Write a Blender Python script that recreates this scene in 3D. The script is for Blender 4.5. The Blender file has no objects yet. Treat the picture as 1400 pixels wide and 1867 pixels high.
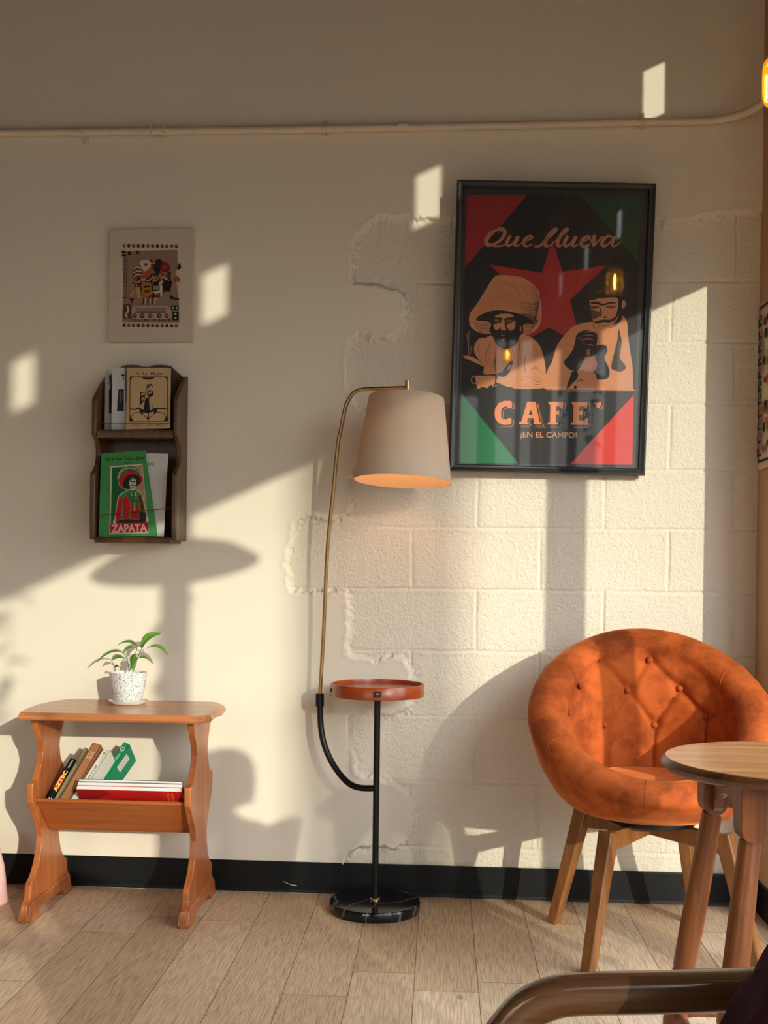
import bpy, bmesh, math, random
import numpy as np
from mathutils import Vector, Matrix

random.seed(7)
S = bpy.context.scene
PI = math.pi

# ------------------------------------------------------------ camera, world, sun, exposure
YAW, ROLL, FPX, HZ, CAMD, CAMH = math.radians(3.68), .0125, 2050., 1045., 3.583, 1.03
cd = bpy.data.cameras.new('camera')
cam = bpy.data.objects.new('camera', cd)
S.collection.objects.link(cam)
S.camera = cam
cd.sensor_fit = 'AUTO'
cd.sensor_width = 36
cd.lens = FPX / 1867 * 36
cd.shift_y = (HZ - 933.5) / 1867
cd.clip_start = .05
fw = Vector((-math.sin(YAW), math.cos(YAW), 0))
r0 = Vector((math.cos(YAW), math.sin(YAW), 0))
u0 = Vector((0, 0, 1))
cr = r0 * math.cos(ROLL) + u0 * math.sin(ROLL)
cu = -r0 * math.sin(ROLL) + u0 * math.cos(ROLL)
CAM = Vector((0, -CAMD, CAMH))
cam.matrix_world = Matrix(((cr.x, cu.x, -fw.x, CAM.x), (cr.y, cu.y, -fw.y, CAM.y), (cr.z, cu.z, -fw.z, CAM.z), (0, 0, 0, 1)))

SUN_A, SUN_B = .59, .268
sl = bpy.data.lights.new('sun', 'SUN')
sl.energy = 2.75
sl.angle = math.radians(.55)
sl.color = (1, .95, .76)
so = bpy.data.objects.new('sun', sl)
S.collection.objects.link(so)
so.location = (4, -5, 4)
so.rotation_euler = Vector((-SUN_A, 1, -SUN_B)).to_track_quat('-Z', 'Y').to_euler()

w = bpy.data.worlds.new('sky')
S.world = w
w.use_nodes = True
nt = w.node_tree
bg = nt.nodes['Background']
tc = nt.nodes.new('ShaderNodeTexCoord')
sx = nt.nodes.new('ShaderNodeSeparateXYZ')
rp = nt.nodes.new('ShaderNodeValToRGB')
nt.links.new(tc.outputs['Generated'], sx.inputs[0])
nt.links.new(sx.outputs['Z'], rp.inputs[0])
nt.links.new(rp.outputs[0], bg.inputs['Color'])
rp.color_ramp.elements[0].position = 0
rp.color_ramp.elements[0].color = (.34, .32, .29, 1)
rp.color_ramp.elements[1].position = .7
rp.color_ramp.elements[1].color = (.80, .90, 1, 1)
e_ = rp.color_ramp.elements.new(.12)
e_.color = (.36, .37, .36, 1)
e_ = rp.color_ramp.elements.new(.3)
e_.color = (.93, 1, 1, 1)
bg.inputs['Strength'].default_value = 6.8

S.view_settings.view_transform = 'Standard'
S.view_settings.look = 'None'
S.view_settings.gamma = 1
S.view_settings.use_curve_mapping = False
S.view_settings.exposure = 0.0
S.cycles.use_denoising = True
S.cycles.max_bounces = 10
S.cycles.diffuse_bounces = 5
S.cycles.sample_clamp_indirect = 12


# ------------------------------------------------------------ helpers
def P(px, py, d):
    """point on the photo's line of sight at distance d from the back wall"""
    v = fw + cr * ((px - 700) / FPX) - cu * ((py - HZ) / FPX)
    return CAM + v * ((CAMD - d) / v.y)


def FLR(px, py, z=0):
    v = fw + cr * ((px - 700) / FPX) - cu * ((py - HZ) / FPX)
    return CAM + v * ((z - CAMH) / v.z)


def srgb(c):
    o = []
    for x in c[:3]:
        x = x / 255.
        o.append(x / 12.92 if x <= .04045 else ((x + .055) / 1.055) ** 2.4)
    return tuple(o) + (1,)


class NB:
    def __init__(s, m):
        s.t = m.node_tree
        s.n = s.t.nodes
        s.b = s.n['Principled BSDF']

    def add(s, k, **kw):
        n = s.n.new('ShaderNode' + k)
        for a, v in kw.items():
            if a.startswith('i_'):
                n.inputs[a[2:].replace('_', ' ')].default_value = v
            else:
                setattr(n, a, v)
        return n

    def l(s, a, b):
        s.t.links.new(a, b)

    def coord(s, scale=(1, 1, 1), rot=(0, 0, 0), loc=(0, 0, 0), kind='Object'):
        c = s.add('TexCoord')
        m = s.add('Mapping')
        m.inputs['Scale'].default_value = scale
        m.inputs['Rotation'].default_value = rot
        m.inputs['Location'].default_value = loc
        s.l(c.outputs[kind], m.inputs[0])
        return m.outputs[0]

    def noise(s, vec, scale, detail=4, rough=.5):
        n = s.add('TexNoise')
        n.inputs['Scale'].default_value = scale
        n.inputs['Detail'].default_value = detail
        n.inputs['Roughness'].default_value = rough
        s.l(vec, n.inputs['Vector'])
        return n.outputs['Fac']

    def ramp(s, fac, stops):
        r = s.add('ValToRGB')
        e = r.color_ramp.elements
        while len(e) < len(stops):
            e.new(.5)
        for q, (p, c) in zip(e, stops):
            q.position = p
            q.color = c
        s.l(fac, r.inputs[0])
        return r.outputs[0]

    def mix(s, fac, a, b, mode='MIX'):
        m = s.add('MixRGB', blend_type=mode)
        for i, v in enumerate((fac, a, b)):
            if hasattr(v, 'links'):
                s.l(v, m.inputs[i])
            else:
                m.inputs[i].default_value = v
        return m.outputs[0]

    def bump(s, h, strength, dist, prev=None):
        b = s.add('Bump')
        if hasattr(strength, 'links'):
            s.l(strength, b.inputs['Strength'])
        else:
            b.inputs['Strength'].default_value = strength
        b.inputs['Distance'].default_value = dist
        s.l(h, b.inputs['Height'])
        if prev:
            s.l(prev, b.inputs['Normal'])
        s.l(b.outputs[0], s.b.inputs['Normal'])
        return b.outputs[0]


def newmat(name, rough=.5, metal=0, spec=.5):
    m = bpy.data.materials.new(name)
    m.use_nodes = True
    q = NB(m)
    q.b.inputs['Roughness'].default_value = rough
    q.b.inputs['Metallic'].default_value = metal
    q.b.inputs['Specular IOR Level'].default_value = spec
    return m, q


def plain(name, c, rough=.5, metal=0, var=.12, vscale=30, bump=0, bscale=200, spec=.5):
    m, q = newmat(name, rough, metal, spec)
    v = q.coord()
    c1 = srgb(c)
    c2 = tuple(x * (1 - var * 2) for x in c1[:3]) + (1,)
    q.l(q.mix(q.noise(v, vscale), c2, tuple(min(1, x * (1 + var)) for x in c1[:3]) + (1,)), q.b.inputs['Base Color'])
    if bump:
        q.bump(q.noise(v, bscale, 3), bump, .002)
    return m


def wood(name, dark, light, axis='z', rough=.35, scale=1., spec=.5, contrast=1.):
    m, q = newmat(name, rough, 0, spec)
    sc = {'x': (1.2, 14, 14), 'y': (14, 1.2, 14), 'z': (14, 14, 1.2)}[axis]
    v = q.coord(scale=tuple(k * scale for k in sc))
    n1 = q.noise(v, 2.2, 6, .6)
    sc2 = {'x': (4, 160, 160), 'y': (160, 4, 160), 'z': (160, 160, 4)}[axis]
    n2 = q.noise(q.coord(scale=tuple(k * scale for k in sc2)), 1.5, 3, .6)
    d, l_ = srgb(dark), srgb(light)
    base = q.ramp(n1, [(.5 - .18 * contrast, d), (.5 + .2 * contrast, l_)])
    fine = q.ramp(n2, [(.35, (.72, .70, .68, 1)), (.6, (1, 1, 1, 1))])
    q.l(q.mix(.55, base, fine, 'MULTIPLY'), q.b.inputs['Base Color'])
    q.bump(n2, .12, .001)
    return m


def vcol(name='printed_ink', rough=.6, spec=.3):
    m, q = newmat(name, rough, 0, spec)
    a = q.add('VertexColor', layer_name='Col')
    n = q.noise(q.coord(), 900, 2, .7)
    q.l(q.mix(.6, a.outputs[0], q.ramp(n, [(.36, (.62, .62, .62, 1)), (.6, (1, 1, 1, 1))]), 'MULTIPLY'), q.b.inputs['Base Color'])
    return m


def link(o):
    S.collection.objects.link(o)
    return o


def tag(o, label=None, cat=None, group=None, kind=None):
    if label: o['label'] = label
    if cat: o['category'] = cat
    if group: o['group'] = group
    if kind: o['kind'] = kind
    return o


def thing(name, label, cat, loc=(0, 0, 0), rot=(0, 0, 0), group=None):
    o = link(bpy.data.objects.new(name, None))
    o.location = loc
    o.rotation_euler = rot
    o.empty_display_size = .05
    bpy.context.view_layer.update()
    return tag(o, label, cat, group)


def world_of(o):
    m = Matrix.LocRotScale(o.location, o.rotation_euler.to_quaternion() if o.rotation_mode != 'QUATERNION' else o.rotation_quaternion, None)
    return world_of(o.parent) @ m if o.parent else m


class MB:
    """collects geometry; build() links it as ONE mesh object"""

    def __init__(s):
        s.v, s.f, s.c, s.m = [], [], [], []
        s.col = None
        s.mi = 0

    def add(s, V, F, col=None):
        n = len(s.v)
        s.v += [tuple(p) for p in V]
        for f in F:
            s.f.append(tuple(i + n for i in f))
            s.c.append(col or s.col)
            s.m.append(s.mi)
        return s

    def box(s, c, d, M=None, taper=1.):
        x, y, z = (k / 2 for k in d)
        V = [Vector((a * x * (taper if e > 0 else 1), b * y * (taper if e > 0 else 1), e * z)) for e in (-1, 1) for b in (-1, 1) for a in (-1, 1)]
        if M: V = [M @ p for p in V]
        V = [p + Vector(c) for p in V]
        return s.add(V, [(0, 2, 3, 1), (4, 5, 7, 6), (0, 1, 5, 4), (2, 6, 7, 3), (0, 4, 6, 2), (1, 3, 7, 5)])

    def box2(s, a, b):
        a, b = Vector(a), Vector(b)
        return s.box((a + b) / 2, [abs(k) for k in (b - a)])

    def prism(s, pts, mapf, t0, t1):
        """pts 2D outline; mapf(u, v, t) -> 3D"""
        n = len(pts)
        V = [mapf(u, v, t0) for u, v in pts] + [mapf(u, v, t1) for u, v in pts]
        F = [tuple(range(n - 1, -1, -1)), tuple(range(n, 2 * n))]
        F += [(i, (i + 1) % n, n + (i + 1) % n, n + i) for i in range(n)]
        return s.add(V, F)

    def lathe(s, prof, c=(0, 0, 0), n=32, M=None, rfun=None):
        c = Vector(c)
        V, F = [], []
        for k, (r, z) in enumerate(prof):
            for i in range(n):
                a = 2 * PI * i / n
                rr = r * (rfun(a, z) if rfun else 1)
                p = Vector((rr * math.cos(a), rr * math.sin(a), z))
                V.append((M @ p if M else p) + c)
        for k in range(len(prof) - 1):
            for i in range(n):
                j = (i + 1) % n
                F.append((k * n + i, k * n + j, (k + 1) * n + j, (k + 1) * n + i))
        if prof[0][0] > 1e-6: F.append(tuple(range(n - 1, -1, -1)))
        if prof[-1][0] > 1e-6: F.append(tuple(range((len(prof) - 1) * n, len(prof) * n)))
        return s.add(V, F)

    def tube(s, pts, rad, n=12, sect=None, up=None, cap=True):
        pts = [Vector(p) for p in pts]
        m = len(pts)
        T = [(pts[min(i + 1, m - 1)] - pts[max(i - 1, 0)]).normalized() for i in range(m)]
        ref = Vector(up) if up else (Vector((0, 0, 1)) if abs(T[0].z) < .9 else Vector((0, 1, 0)))
        V = []
        nn = len(sect) if sect else n
        for i in range(m):
            a = ref - T[i] * ref.dot(T[i])
            if a.length < 1e-4: a = T[i].orthogonal()
            a.normalize()
            if not up: ref = a
            b = T[i].cross(a)
            r = rad[i] if isinstance(rad, (list, tuple)) else rad
            for k in range(nn):
                if sect:
                    V.append(pts[i] + (a * sect[k][1] + b * sect[k][0]) * r)
                else:
                    t = 2 * PI * k / n
                    V.append(pts[i] + (a * math.cos(t) + b * math.sin(t)) * r)
        F = []
        for i in range(m - 1):
            for k in range(nn):
                j = (k + 1) % nn
                F.append((i * nn + k, i * nn + j, (i + 1) * nn + j, (i + 1) * nn + k))
        if cap:
            F.append(tuple(range(nn - 1, -1, -1)))
            F.append(tuple(range((m - 1) * nn, m * nn)))
        return s.add(V, F)

    def build(s, name, mats, parent=None, smooth=None, bevel=0, sub=0, seg=2):
        me = bpy.data.meshes.new(name)
        V = s.v
        if parent is not None:
            inv = world_of(parent).inverted()
            V = [inv @ Vector(p) for p in V]
        me.from_pydata(V, [], s.f)
        if not isinstance(mats, (list, tuple)): mats = [mats]
        for m in mats: me.materials.append(m)
        if len(mats) > 1:
            me.polygons.foreach_set('material_index', s.m)
        if any(c is not None for c in s.c):
            at = me.color_attributes.new('Col', 'FLOAT_COLOR', 'CORNER')
            k = 0
            dat = []
            for f, c in zip(s.f, s.c):
                dat += list(c or (1, 1, 1, 1)) * len(f)
            at.data.foreach_set('color', dat)
        bm = bmesh.new()
        bm.from_mesh(me)
        if not any(c is not None for c in s.c):
            bmesh.ops.remove_doubles(bm, verts=bm.verts, dist=1e-6)
            bmesh.ops.recalc_face_normals(bm, faces=bm.faces)
        bm.to_mesh(me)
        bm.free()
        o = link(bpy.data.objects.new(name, me))
        if parent is not None: o.parent = parent
        if bevel:
            b = o.modifiers.new('bevel', 'BEVEL')
            b.width = bevel
            b.segments = seg
            b.limit_method = 'ANGLE'
            b.angle_limit = math.radians(35)
        if sub:
            q = o.modifiers.new('sub', 'SUBSURF')
            q.levels = q.render_levels = sub
        if smooth is None: smooth = 40
        if smooth:
            me.polygons.foreach_set('use_smooth', [True] * len(me.polygons))
            if not sub and smooth < 180:
                me.set_sharp_from_angle(angle=math.radians(smooth))
        return o


def catmull(pts, n=8, closed=False):
    pts = [Vector(p) for p in pts]
    m = len(pts)
    out = []
    for i in range(m if closed else m - 1):
        if closed:
            a, b, c, d = (pts[(i + k - 1) % m] for k in range(4))
        else:
            a, b, c, d = pts[max(i - 1, 0)], pts[i], pts[i + 1], pts[min(i + 2, m - 1)]
        for k in range(n):
            t = k / n
            out.append(.5 * ((2 * b) + (c - a) * t + (2 * a - 5 * b + 4 * c - d) * t * t + (3 * b - a - 3 * c + d) * t ** 3))
    if not closed: out.append(pts[-1])
    return out


def crm(pts, n=6, closed=True):
    return [(p.x, p.y) for p in catmull([(a, b, 0) for a, b in pts], n, closed)]


_txt = {}


def text_tris(s_, offset=0., shear=0., space=1.):
    """outline text from the built-in typeface as triangles, cap height = 1"""
    key = (s_, offset, shear, space)
    if key in _txt: return _txt[key]
    cu_ = bpy.data.curves.new('lettering', 'FONT')
    cu_.body = s_
    cu_.size = 1
    cu_.offset = offset
    cu_.shear = shear
    cu_.space_character = space
    cu_.resolution_u = 3
    ob = bpy.data.objects.new('lettering', cu_)
    me = ob.to_mesh()
    me.calc_loop_triangles()
    V = [tuple(v.co) for v in me.vertices]
    F = [tuple(t.vertices) for t in me.loop_triangles]
    ob.to_mesh_clear()
    bpy.data.objects.remove(ob)
    bpy.data.curves.remove(cu_)
    xs = [v[0] for v in V]
    ys = [v[1] for v in V]
    r = (V, F, min(xs), max(xs), min(ys), max(ys))
    _txt[key] = r
    return r


class Print(MB):
    """flat ink shapes laid in thin layers on a sheet; to3(u, v, h) maps sheet to space"""

    def __init__(s, to3, step=.00002):
        super().__init__()
        s.to3 = to3
        s.layer = 1
        s.step = step

    def up(s):
        s.layer += 1
        return s

    def poly(s, pts, col, conv=None):
        if conv: pts = [conv(*p) for p in pts]
        V = [s.to3(u, v, s.layer * s.step) for u, v in pts]
        s.add(V, [tuple(range(len(V)))], srgb(col))
        s.layer += .12
        return s

    def ell(s, cx, cy, rx, ry, col, conv=None, n=20, rot=0):
        pts = []
        for i in range(n):
            a = 2 * PI * i / n
            x, y = rx * math.cos(a), ry * math.sin(a)
            pts.append((cx + x * math.cos(rot) - y * math.sin(rot), cy + x * math.sin(rot) + y * math.cos(rot)))
        return s.poly(pts, col, conv)

    def stroke(s, pts, wd, col, conv=None, curve=True):
        """ribbon along pts; wd a width or list of widths (same units as pts)"""
        if curve and len(pts) > 2:
            n = 5
            P2 = [(p.x, p.y) for p in catmull([(a, b, 0) for a, b in pts], n)]
        else:
            n = 1
            P2 = list(pts)
        m = len(P2)
        W = []
        for i in range(m):
            if isinstance(wd, (list, tuple)):
                t = i / n
                k = min(int(t), len(wd) - 2)
                W.append(wd[k] + (wd[k + 1] - wd[k]) * (t - k))
            else:
                W.append(wd)
        L, R = [], []
        for i in range(m):
            a, b = P2[max(i - 1, 0)], P2[min(i + 1, m - 1)]
            dx, dy = b[0] - a[0], b[1] - a[1]
            q = math.hypot(dx, dy) or 1
            nx, ny = -dy / q * W[i] / 2, dx / q * W[i] / 2
            L.append((P2[i][0] + nx, P2[i][1] + ny))
            R.append((P2[i][0] - nx, P2[i][1] - ny))
        if conv:
            L = [conv(*p) for p in L]
            R = [conv(*p) for p in R]
        V = [s.to3(u, v, s.layer * s.step) for u, v in L + R]
        s.add(V, [(i, i + 1, m + i + 1, m + i) for i in range(m - 1)], srgb(col))
        s.layer += .12
        return s

    def text(s, t, x0, y0, x1, y1, col, conv=None, offset=0., shear=0., space=1., rot=0.):
        """fit text into the box x0..x1, y0(top)..y1(bottom) in source pixels (y down)"""
        V, F, a, b, c, d = text_tris(t, offset, shear, space)
        out = []
        cx, cy = (x0 + x1) / 2, (y0 + y1) / 2
        for p in V:
            x = x0 + (p[0] - a) / (b - a) * (x1 - x0)
            y = y1 - (p[1] - c) / (d - c) * (y1 - y0)
            if rot:
                dx, dy = x - cx, y - cy
                x, y = cx + dx * math.cos(rot) - dy * math.sin(rot), cy + dx * math.sin(rot) + dy * math.cos(rot)
            q = conv(x, y) if conv else (x, y)
            out.append(s.to3(q[0], q[1], s.layer * s.step))
        s.add(out, F, srgb(col))
        s.layer += .12
        return s


# ------------------------------------------------------------ materials
def wall_paint():
    m, q = newmat('cream_wall_paint', .75, 0, .25)
    v = q.coord()
    c = q.mix(q.noise(v, 1.3, 3), srgb((228, 218, 200)), srgb((236, 227, 210)))
    q.l(c, q.b.inputs['Base Color'])
    a = q.add('Attribute', attribute_name='rough_area')
    n1 = q.noise(v, 120, 4, .6)
    n2 = q.noise(v, 300, 2, .5)
    st = q.add('MapRange')
    q.l(a.outputs['Fac'], st.inputs['Value'])
    st.inputs['To Min'].default_value = .05
    st.inputs['To Max'].default_value = 1.
    b1 = q.bump(n1, st.outputs[0], .0045)
    q.bump(n2, st.outputs[0], .001, b1)
    return m


M_WALL = wall_paint()
M_WALL2 = plain('plain_wall_paint', (226, 210, 184), .8, var=.03, vscale=2)
M_RET = plain('shaded_return_paint', (196, 158, 118), .8, var=.03, vscale=2)  # the return wall's shade is put into this darker colour
M_DIM = plain('dim_taupe_paint', (128, 110, 92), .9, var=.05, vscale=2)
M_CEIL = plain('ceiling_paint', (40, 33, 27), .9, var=.03, vscale=2)
M_PIPE = plain('painted_conduit', (226, 208, 184), .5, var=.05, vscale=40, bump=.2, bscale=60)
M_BASE = plain('black_vinyl_skirting', (8, 11, 13), .5, spec=.3, var=.25, vscale=9, bump=.1, bscale=30)


def floor_mat():
    m, q = newmat('oak_plank_floor', .5, 0, .4)
    ang = math.radians(90 - .8)
    x0 = P(884, 1638, 0).x
    vec = q.coord(loc=(0, 0, 0), rot=(0, 0, ang))
    mp = q.add('Mapping')
    mp.inputs['Location'].default_value = (0.35, x0 + .16 * 40, 0)
    q.l(vec, mp.inputs[0])
    sp = q.add('SeparateXYZ')
    q.l(mp.outputs[0], sp.inputs[0])
    rw = q.add('Math', operation='DIVIDE')
    q.l(sp.outputs['Y'], rw.inputs[0])
    rw.inputs[1].default_value = .16
    fl = q.add('Math', operation='FLOOR')
    q.l(rw.outputs[0], fl.inputs[0])
    wn = q.add('TexWhiteNoise', noise_dimensions='1D')
    q.l(fl.outputs[0], wn.inputs['W'])
    sh_ = q.add('Math', operation='MULTIPLY_ADD')
    q.l(wn.outputs['Value'], sh_.inputs[0])
    sh_.inputs[1].default_value = 1.35
    q.l(sp.outputs['X'], sh_.inputs[2])
    cb = q.add('CombineXYZ')
    q.l(sh_.outputs[0], cb.inputs['X'])
    q.l(sp.outputs['Y'], cb.inputs['Y'])
    br = q.add('TexBrick', offset=0., offset_frequency=2, squash=1)
    for k, v_ in (('Scale', 1), ('Mortar Size', .0012), ('Mortar Smooth', .2), ('Brick Width', 1.35), ('Row Height', .16), ('Bias', 0)):
        br.inputs[k].default_value = v_
    br.inputs['Color1'].default_value = (0, 0, 0, 1)
    br.inputs['Color2'].default_value = (1, 1, 1, 1)
    br.inputs['Mortar'].default_value = (.5, .5, .5, 1)
    q.l(cb.outputs[0], br.inputs['Vector'])
    base = q.ramp(br.outputs['Color'], [(0, srgb((206, 174, 140))), (.5, srgb((222, 192, 158))), (1, srgb((234, 210, 180)))])
    # grain: distorted contour lines, stretched along the plank
    off = q.add('VectorMath', operation='MULTIPLY_ADD')
    q.l(br.outputs['Color'], off.inputs[0])
    off.inputs[1].default_value = (7, 3, 0)
    q.l(mp.outputs[0], off.inputs[2])
    gm = q.add('Mapping')
    gm.inputs['Scale'].default_value = (.75, 9, 1)
    q.l(off.outputs[0], gm.inputs[0])
    n = q.noise(gm.outputs[0], 1.6, 2, .5)
    mu = q.add('Math', operation='MULTIPLY')
    q.l(n, mu.inputs[0])
    mu.inputs[1].default_value = 34
    fr = q.add('Math', operation='PINGPONG')
    q.l(mu.outputs[0], fr.inputs[0])
    fr.inputs[1].default_value = 1
    ring = q.ramp(fr.outputs[0], [(.0, (.78, .73, .68, 1)), (.4, (1, 1, 1, 1))])
    gm2 = q.add('Mapping')
    gm2.inputs['Scale'].default_value = (12, 230, 1)
    q.l(off.outputs[0], gm2.inputs[0])
    fine = q.noise(gm2.outputs[0], 1, 3, .6)
    fr2 = q.ramp(fine, [(.38, (.58, .50, .44, 1)), (.56, (1, 1, 1, 1))])
    blot = q.ramp(q.noise(mp.outputs[0], 2.5, 3), [(.35, (.86, .84, .82, 1)), (.65, (1, 1, 1, 1))])
    c = q.mix(.75, base, ring, 'MULTIPLY')
    c = q.mix(.62, c, fr2, 'MULTIPLY')
    c = q.mix(.8, c, blot, 'MULTIPLY')
    # knots
    vo = q.add('TexVoronoi')
    kn = q.add('Mapping')
    kn.inputs['Scale'].default_value = (1.1, 2.1, 1)
    q.l(mp.outputs[0], kn.inputs[0])
    q.l(kn.outputs[0], vo.inputs['Vector'])
    vo.inputs['Scale'].default_value = 1.9
    kr = q.ramp(vo.outputs['Distance'], [(.018, (.35, .25, .18, 1)), (.05, (1, 1, 1, 1))])
    c = q.mix(.9, c, kr, 'MULTIPLY')
    seam = q.ramp(br.outputs['Fac'], [(.2, (1, 1, 1, 1)), (.8, (.30, .22, .16, 1))])
    c = q.mix(1, c, seam, 'MULTIPLY')
    q.l(c, q.b.inputs['Base Color'])
    b = q.bump(fr.outputs[0], .25, .0006)
    q.bump(fine, .25, .0008, b)
    rr = q.ramp(fine, [(.3, (.62, .62, .62, 1)), (.7, (.42, .42, .42, 1))])
    q.l(rr, q.b.inputs['Roughness'])
    return m


M_FLOOR = floor_mat()


def velvet(name, c1, c2):
    m, q = newmat(name, .8, 0, .2)
    v = q.coord()
    n = q.noise(v, 7, 6, .7)
    n2 = q.noise(v, 26, 5, .65)
    col = q.ramp(n, [(.40, srgb(c1)), (.58, srgb(c2))])
    col = q.mix(.35, col, q.ramp(n2, [(.3, (.6, .55, .5, 1)), (.6, (1, 1, 1, 1))]), 'MULTIPLY')
    q.l(col, q.b.inputs['Base Color'])
    q.b.inputs['Sheen Weight'].default_value = .6
    q.b.inputs['Sheen Roughness'].default_value = .35
    q.b.inputs['Sheen Tint'].default_value = srgb((255, 160, 90))
    q.bump(q.noise(v, 500, 2), .15, .001)
    return m


M_VEL = velvet('orange_velvet', (140, 62, 22), (190, 92, 38))
M_WHONEY = wood('honey_wood', (160, 86, 42), (196, 118, 66), 'z', .32)
M_WHONEYX = wood('honey_wood_board', (152, 80, 36), (188, 108, 56), 'x', .28)
M_WTOP = wood('honey_wood_top', (172, 100, 56), (206, 136, 84), 'x', .22, contrast=1.3)
M_WLEG = wood('oiled_beech', (116, 72, 36), (156, 104, 58), 'z', .35)
M_WTAB = wood('walnut_stain_turned', (92, 48, 22), (150, 86, 42), 'z', .3, contrast=1.3)
M_WTABT = wood('walnut_table_top', (166, 110, 64), (214, 158, 106), 'x', .2, contrast=1.2)
M_WTABE = wood('walnut_table_edge', (66, 38, 20), (110, 66, 36), 'x', .25)
M_WRACK = wood('dark_rack_wood', (58, 36, 20), (116, 80, 48), 'z', .4, contrast=1.3)
M_WARM = wood('bentwood_arm', (52, 33, 20), (94, 62, 38), 'x', .16, contrast=1.2)
M_WCHERRY = wood('cherry_tray', (150, 62, 24), (182, 84, 38), 'x', .25)
M_BLACKM = plain('black_powder_coat', (12, 13, 16), .35, .3, var=.1)
M_BRASS = plain('brushed_brass', (196, 164, 118), .28, 1., var=.12, vscale=60)
M_PLASTIC = plain('black_plastic', (14, 14, 16), .4)
M_SILVER = plain('bright_metal', (200, 200, 200), .25, 1)
M_INK = vcol()
M_FRAME = wood('black_frame', (12, 14, 18), (30, 33, 38), 'z', .38, contrast=1.5)
M_CREAM = plain('canvas_cream', (206, 192, 172), .85, var=.05, vscale=60, bump=.3, bscale=300)
M_PAPERW = plain('white_paper', (225, 224, 220), .7, var=.03)
M_SOIL = plain('potting_soil', (52, 36, 26), .95, var=.4, vscale=120, bump=.6, bscale=150)
M_PINK = plain('pink_cotton', (236, 190, 186), .9, var=.05, bump=.2, bscale=400)
M_PLUM = plain('plum_jersey', (62, 22, 38), .85, var=.15, vscale=14, bump=.3, bscale=300, spec=.2)
M_SKIN = plain('skin', (196, 148, 120), .55, var=.05)
M_HAIR = plain('dark_hair', (34, 24, 20), .6, var=.3, vscale=80)
M_UPH = plain('armchair_upholstery', (96, 84, 72), .9, var=.1, bump=.3, bscale=300)
M_FRM = plain('dark_window_frame', (40, 38, 36), .5)
M_STREET = plain('pavement_outside', (62, 58, 54), .9, var=.1, vscale=3)
M_GLASSP, _q = newmat('clear_glazing', .02)
_nt = M_GLASSP.node_tree
_tr = _nt.nodes.new('ShaderNodeBsdfTransparent')
_gl = _nt.nodes.new('ShaderNodeBsdfGlossy')
_gl.inputs['Roughness'].default_value = .03
_fr = _nt.nodes.new('ShaderNodeFresnel')
_fr.inputs['IOR'].default_value = 1.5
_mx = _nt.nodes.new('ShaderNodeMixShader')
_nt.links.new(_fr.outputs[0], _mx.inputs[0])
_nt.links.new(_tr.outputs[0], _mx.inputs[1])
_nt.links.new(_gl.outputs[0], _mx.inputs[2])
_df = _nt.nodes.new('ShaderNodeBsdfDiffuse')
_m2 = _nt.nodes.new('ShaderNodeMixShader')
_m2.inputs[0].default_value = .02
_nt.links.new(_mx.outputs[0], _m2.inputs[1])
_nt.links.new(_df.outputs[0], _m2.inputs[2])
_nt.links.new(_m2.outputs[0], _nt.nodes['Material Output'].inputs[0])


def struct(name, mb, mat, **k):
    o = mb.build(name, mat, None, **k)
    o['kind'] = 'structure'
    return o


# ------------------------------------------------------------ the setting
XR = .94       # corner with the short return wall
XW = 1.15      # plane of the window wall
XL = -4.2
YF = -6.6
ZC = 3.45

# back wall: plaster skin broken away from painted blockwork
OUTLINE = [(1405, 383), (1340, 386), (1290, 388), (1262, 399), (1230, 401), (1190, 395), (1100, 398), (960, 398), (826, 398),
           (790, 397), (762, 393), (748, 387), (722, 391), (698, 393), (672, 403), (652, 420), (644, 440), (640, 470), (636, 498), (645, 516),
           (668, 523), (700, 524), (722, 532), (734, 546), (738, 566), (734, 588), (722, 604), (700, 614), (682, 610),
           (668, 602), (650, 604), (636, 618), (628, 640), (626, 668), (630, 700), (636, 726), (646, 745), (662, 756), (668, 776), (664, 800),
           (650, 828), (640, 850), (634, 880), (638, 915), (634, 936), (612, 944), (575, 940), (545, 944), (530, 958),
           (526, 990), (522, 1030), (520, 1062), (530, 1080), (560, 1087), (600, 1084), (626, 1084), (634, 1100),
           (632, 1130), (630, 1160), (632, 1192), (650, 1204), (690, 1206), (716, 1198), (736, 1206), (746, 1226), (748, 1262), (742, 1292),
           (718, 1303), (680, 1298), (648, 1298), (634, 1308), (636, 1340), (642, 1376), (644, 1404), (660, 1418), (690, 1422),
           (716, 1432), (740, 1450), (752, 1476), (754, 1508), (744, 1534), (716, 1544), (680, 1538), (650, 1540), (636, 1552), (628, 1575), (630, 1660), (1405, 1680)]
PXY = []
for (a, b) in OUTLINE:
    p = P(a, b, 0)
    PXY.append((p.x, p.z))
COURSE = [2.177, 1.96, 1.771, 1.574, 1.366, 1.178, .98, .784, .575, .365, .155, -.05]
JA = [-.142, .265, .667]
JB = [.065, .466, .867]


def vnoise(X, Z, cell, seed):
    rg = np.random.RandomState(seed)
    G = rg.rand(900, 900)
    x = (X + 7) / cell
    z = (Z + 2) / cell
    xi, zi = np.floor(x).astype(int), np.floor(z).astype(int)
    fx, fz = x - xi, z - zi
    fx = fx * fx * (3 - 2 * fx)
    fz = fz * fz * (3 - 2 * fz)
    xi %= 899
    zi %= 899
    return (G[xi, zi] * (1 - fx) * (1 - fz) + G[xi + 1, zi] * fx * (1 - fz) + G[xi, zi + 1] * (1 - fx) * fz + G[xi + 1, zi + 1] * fx * fz) * 2 - 1


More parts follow.
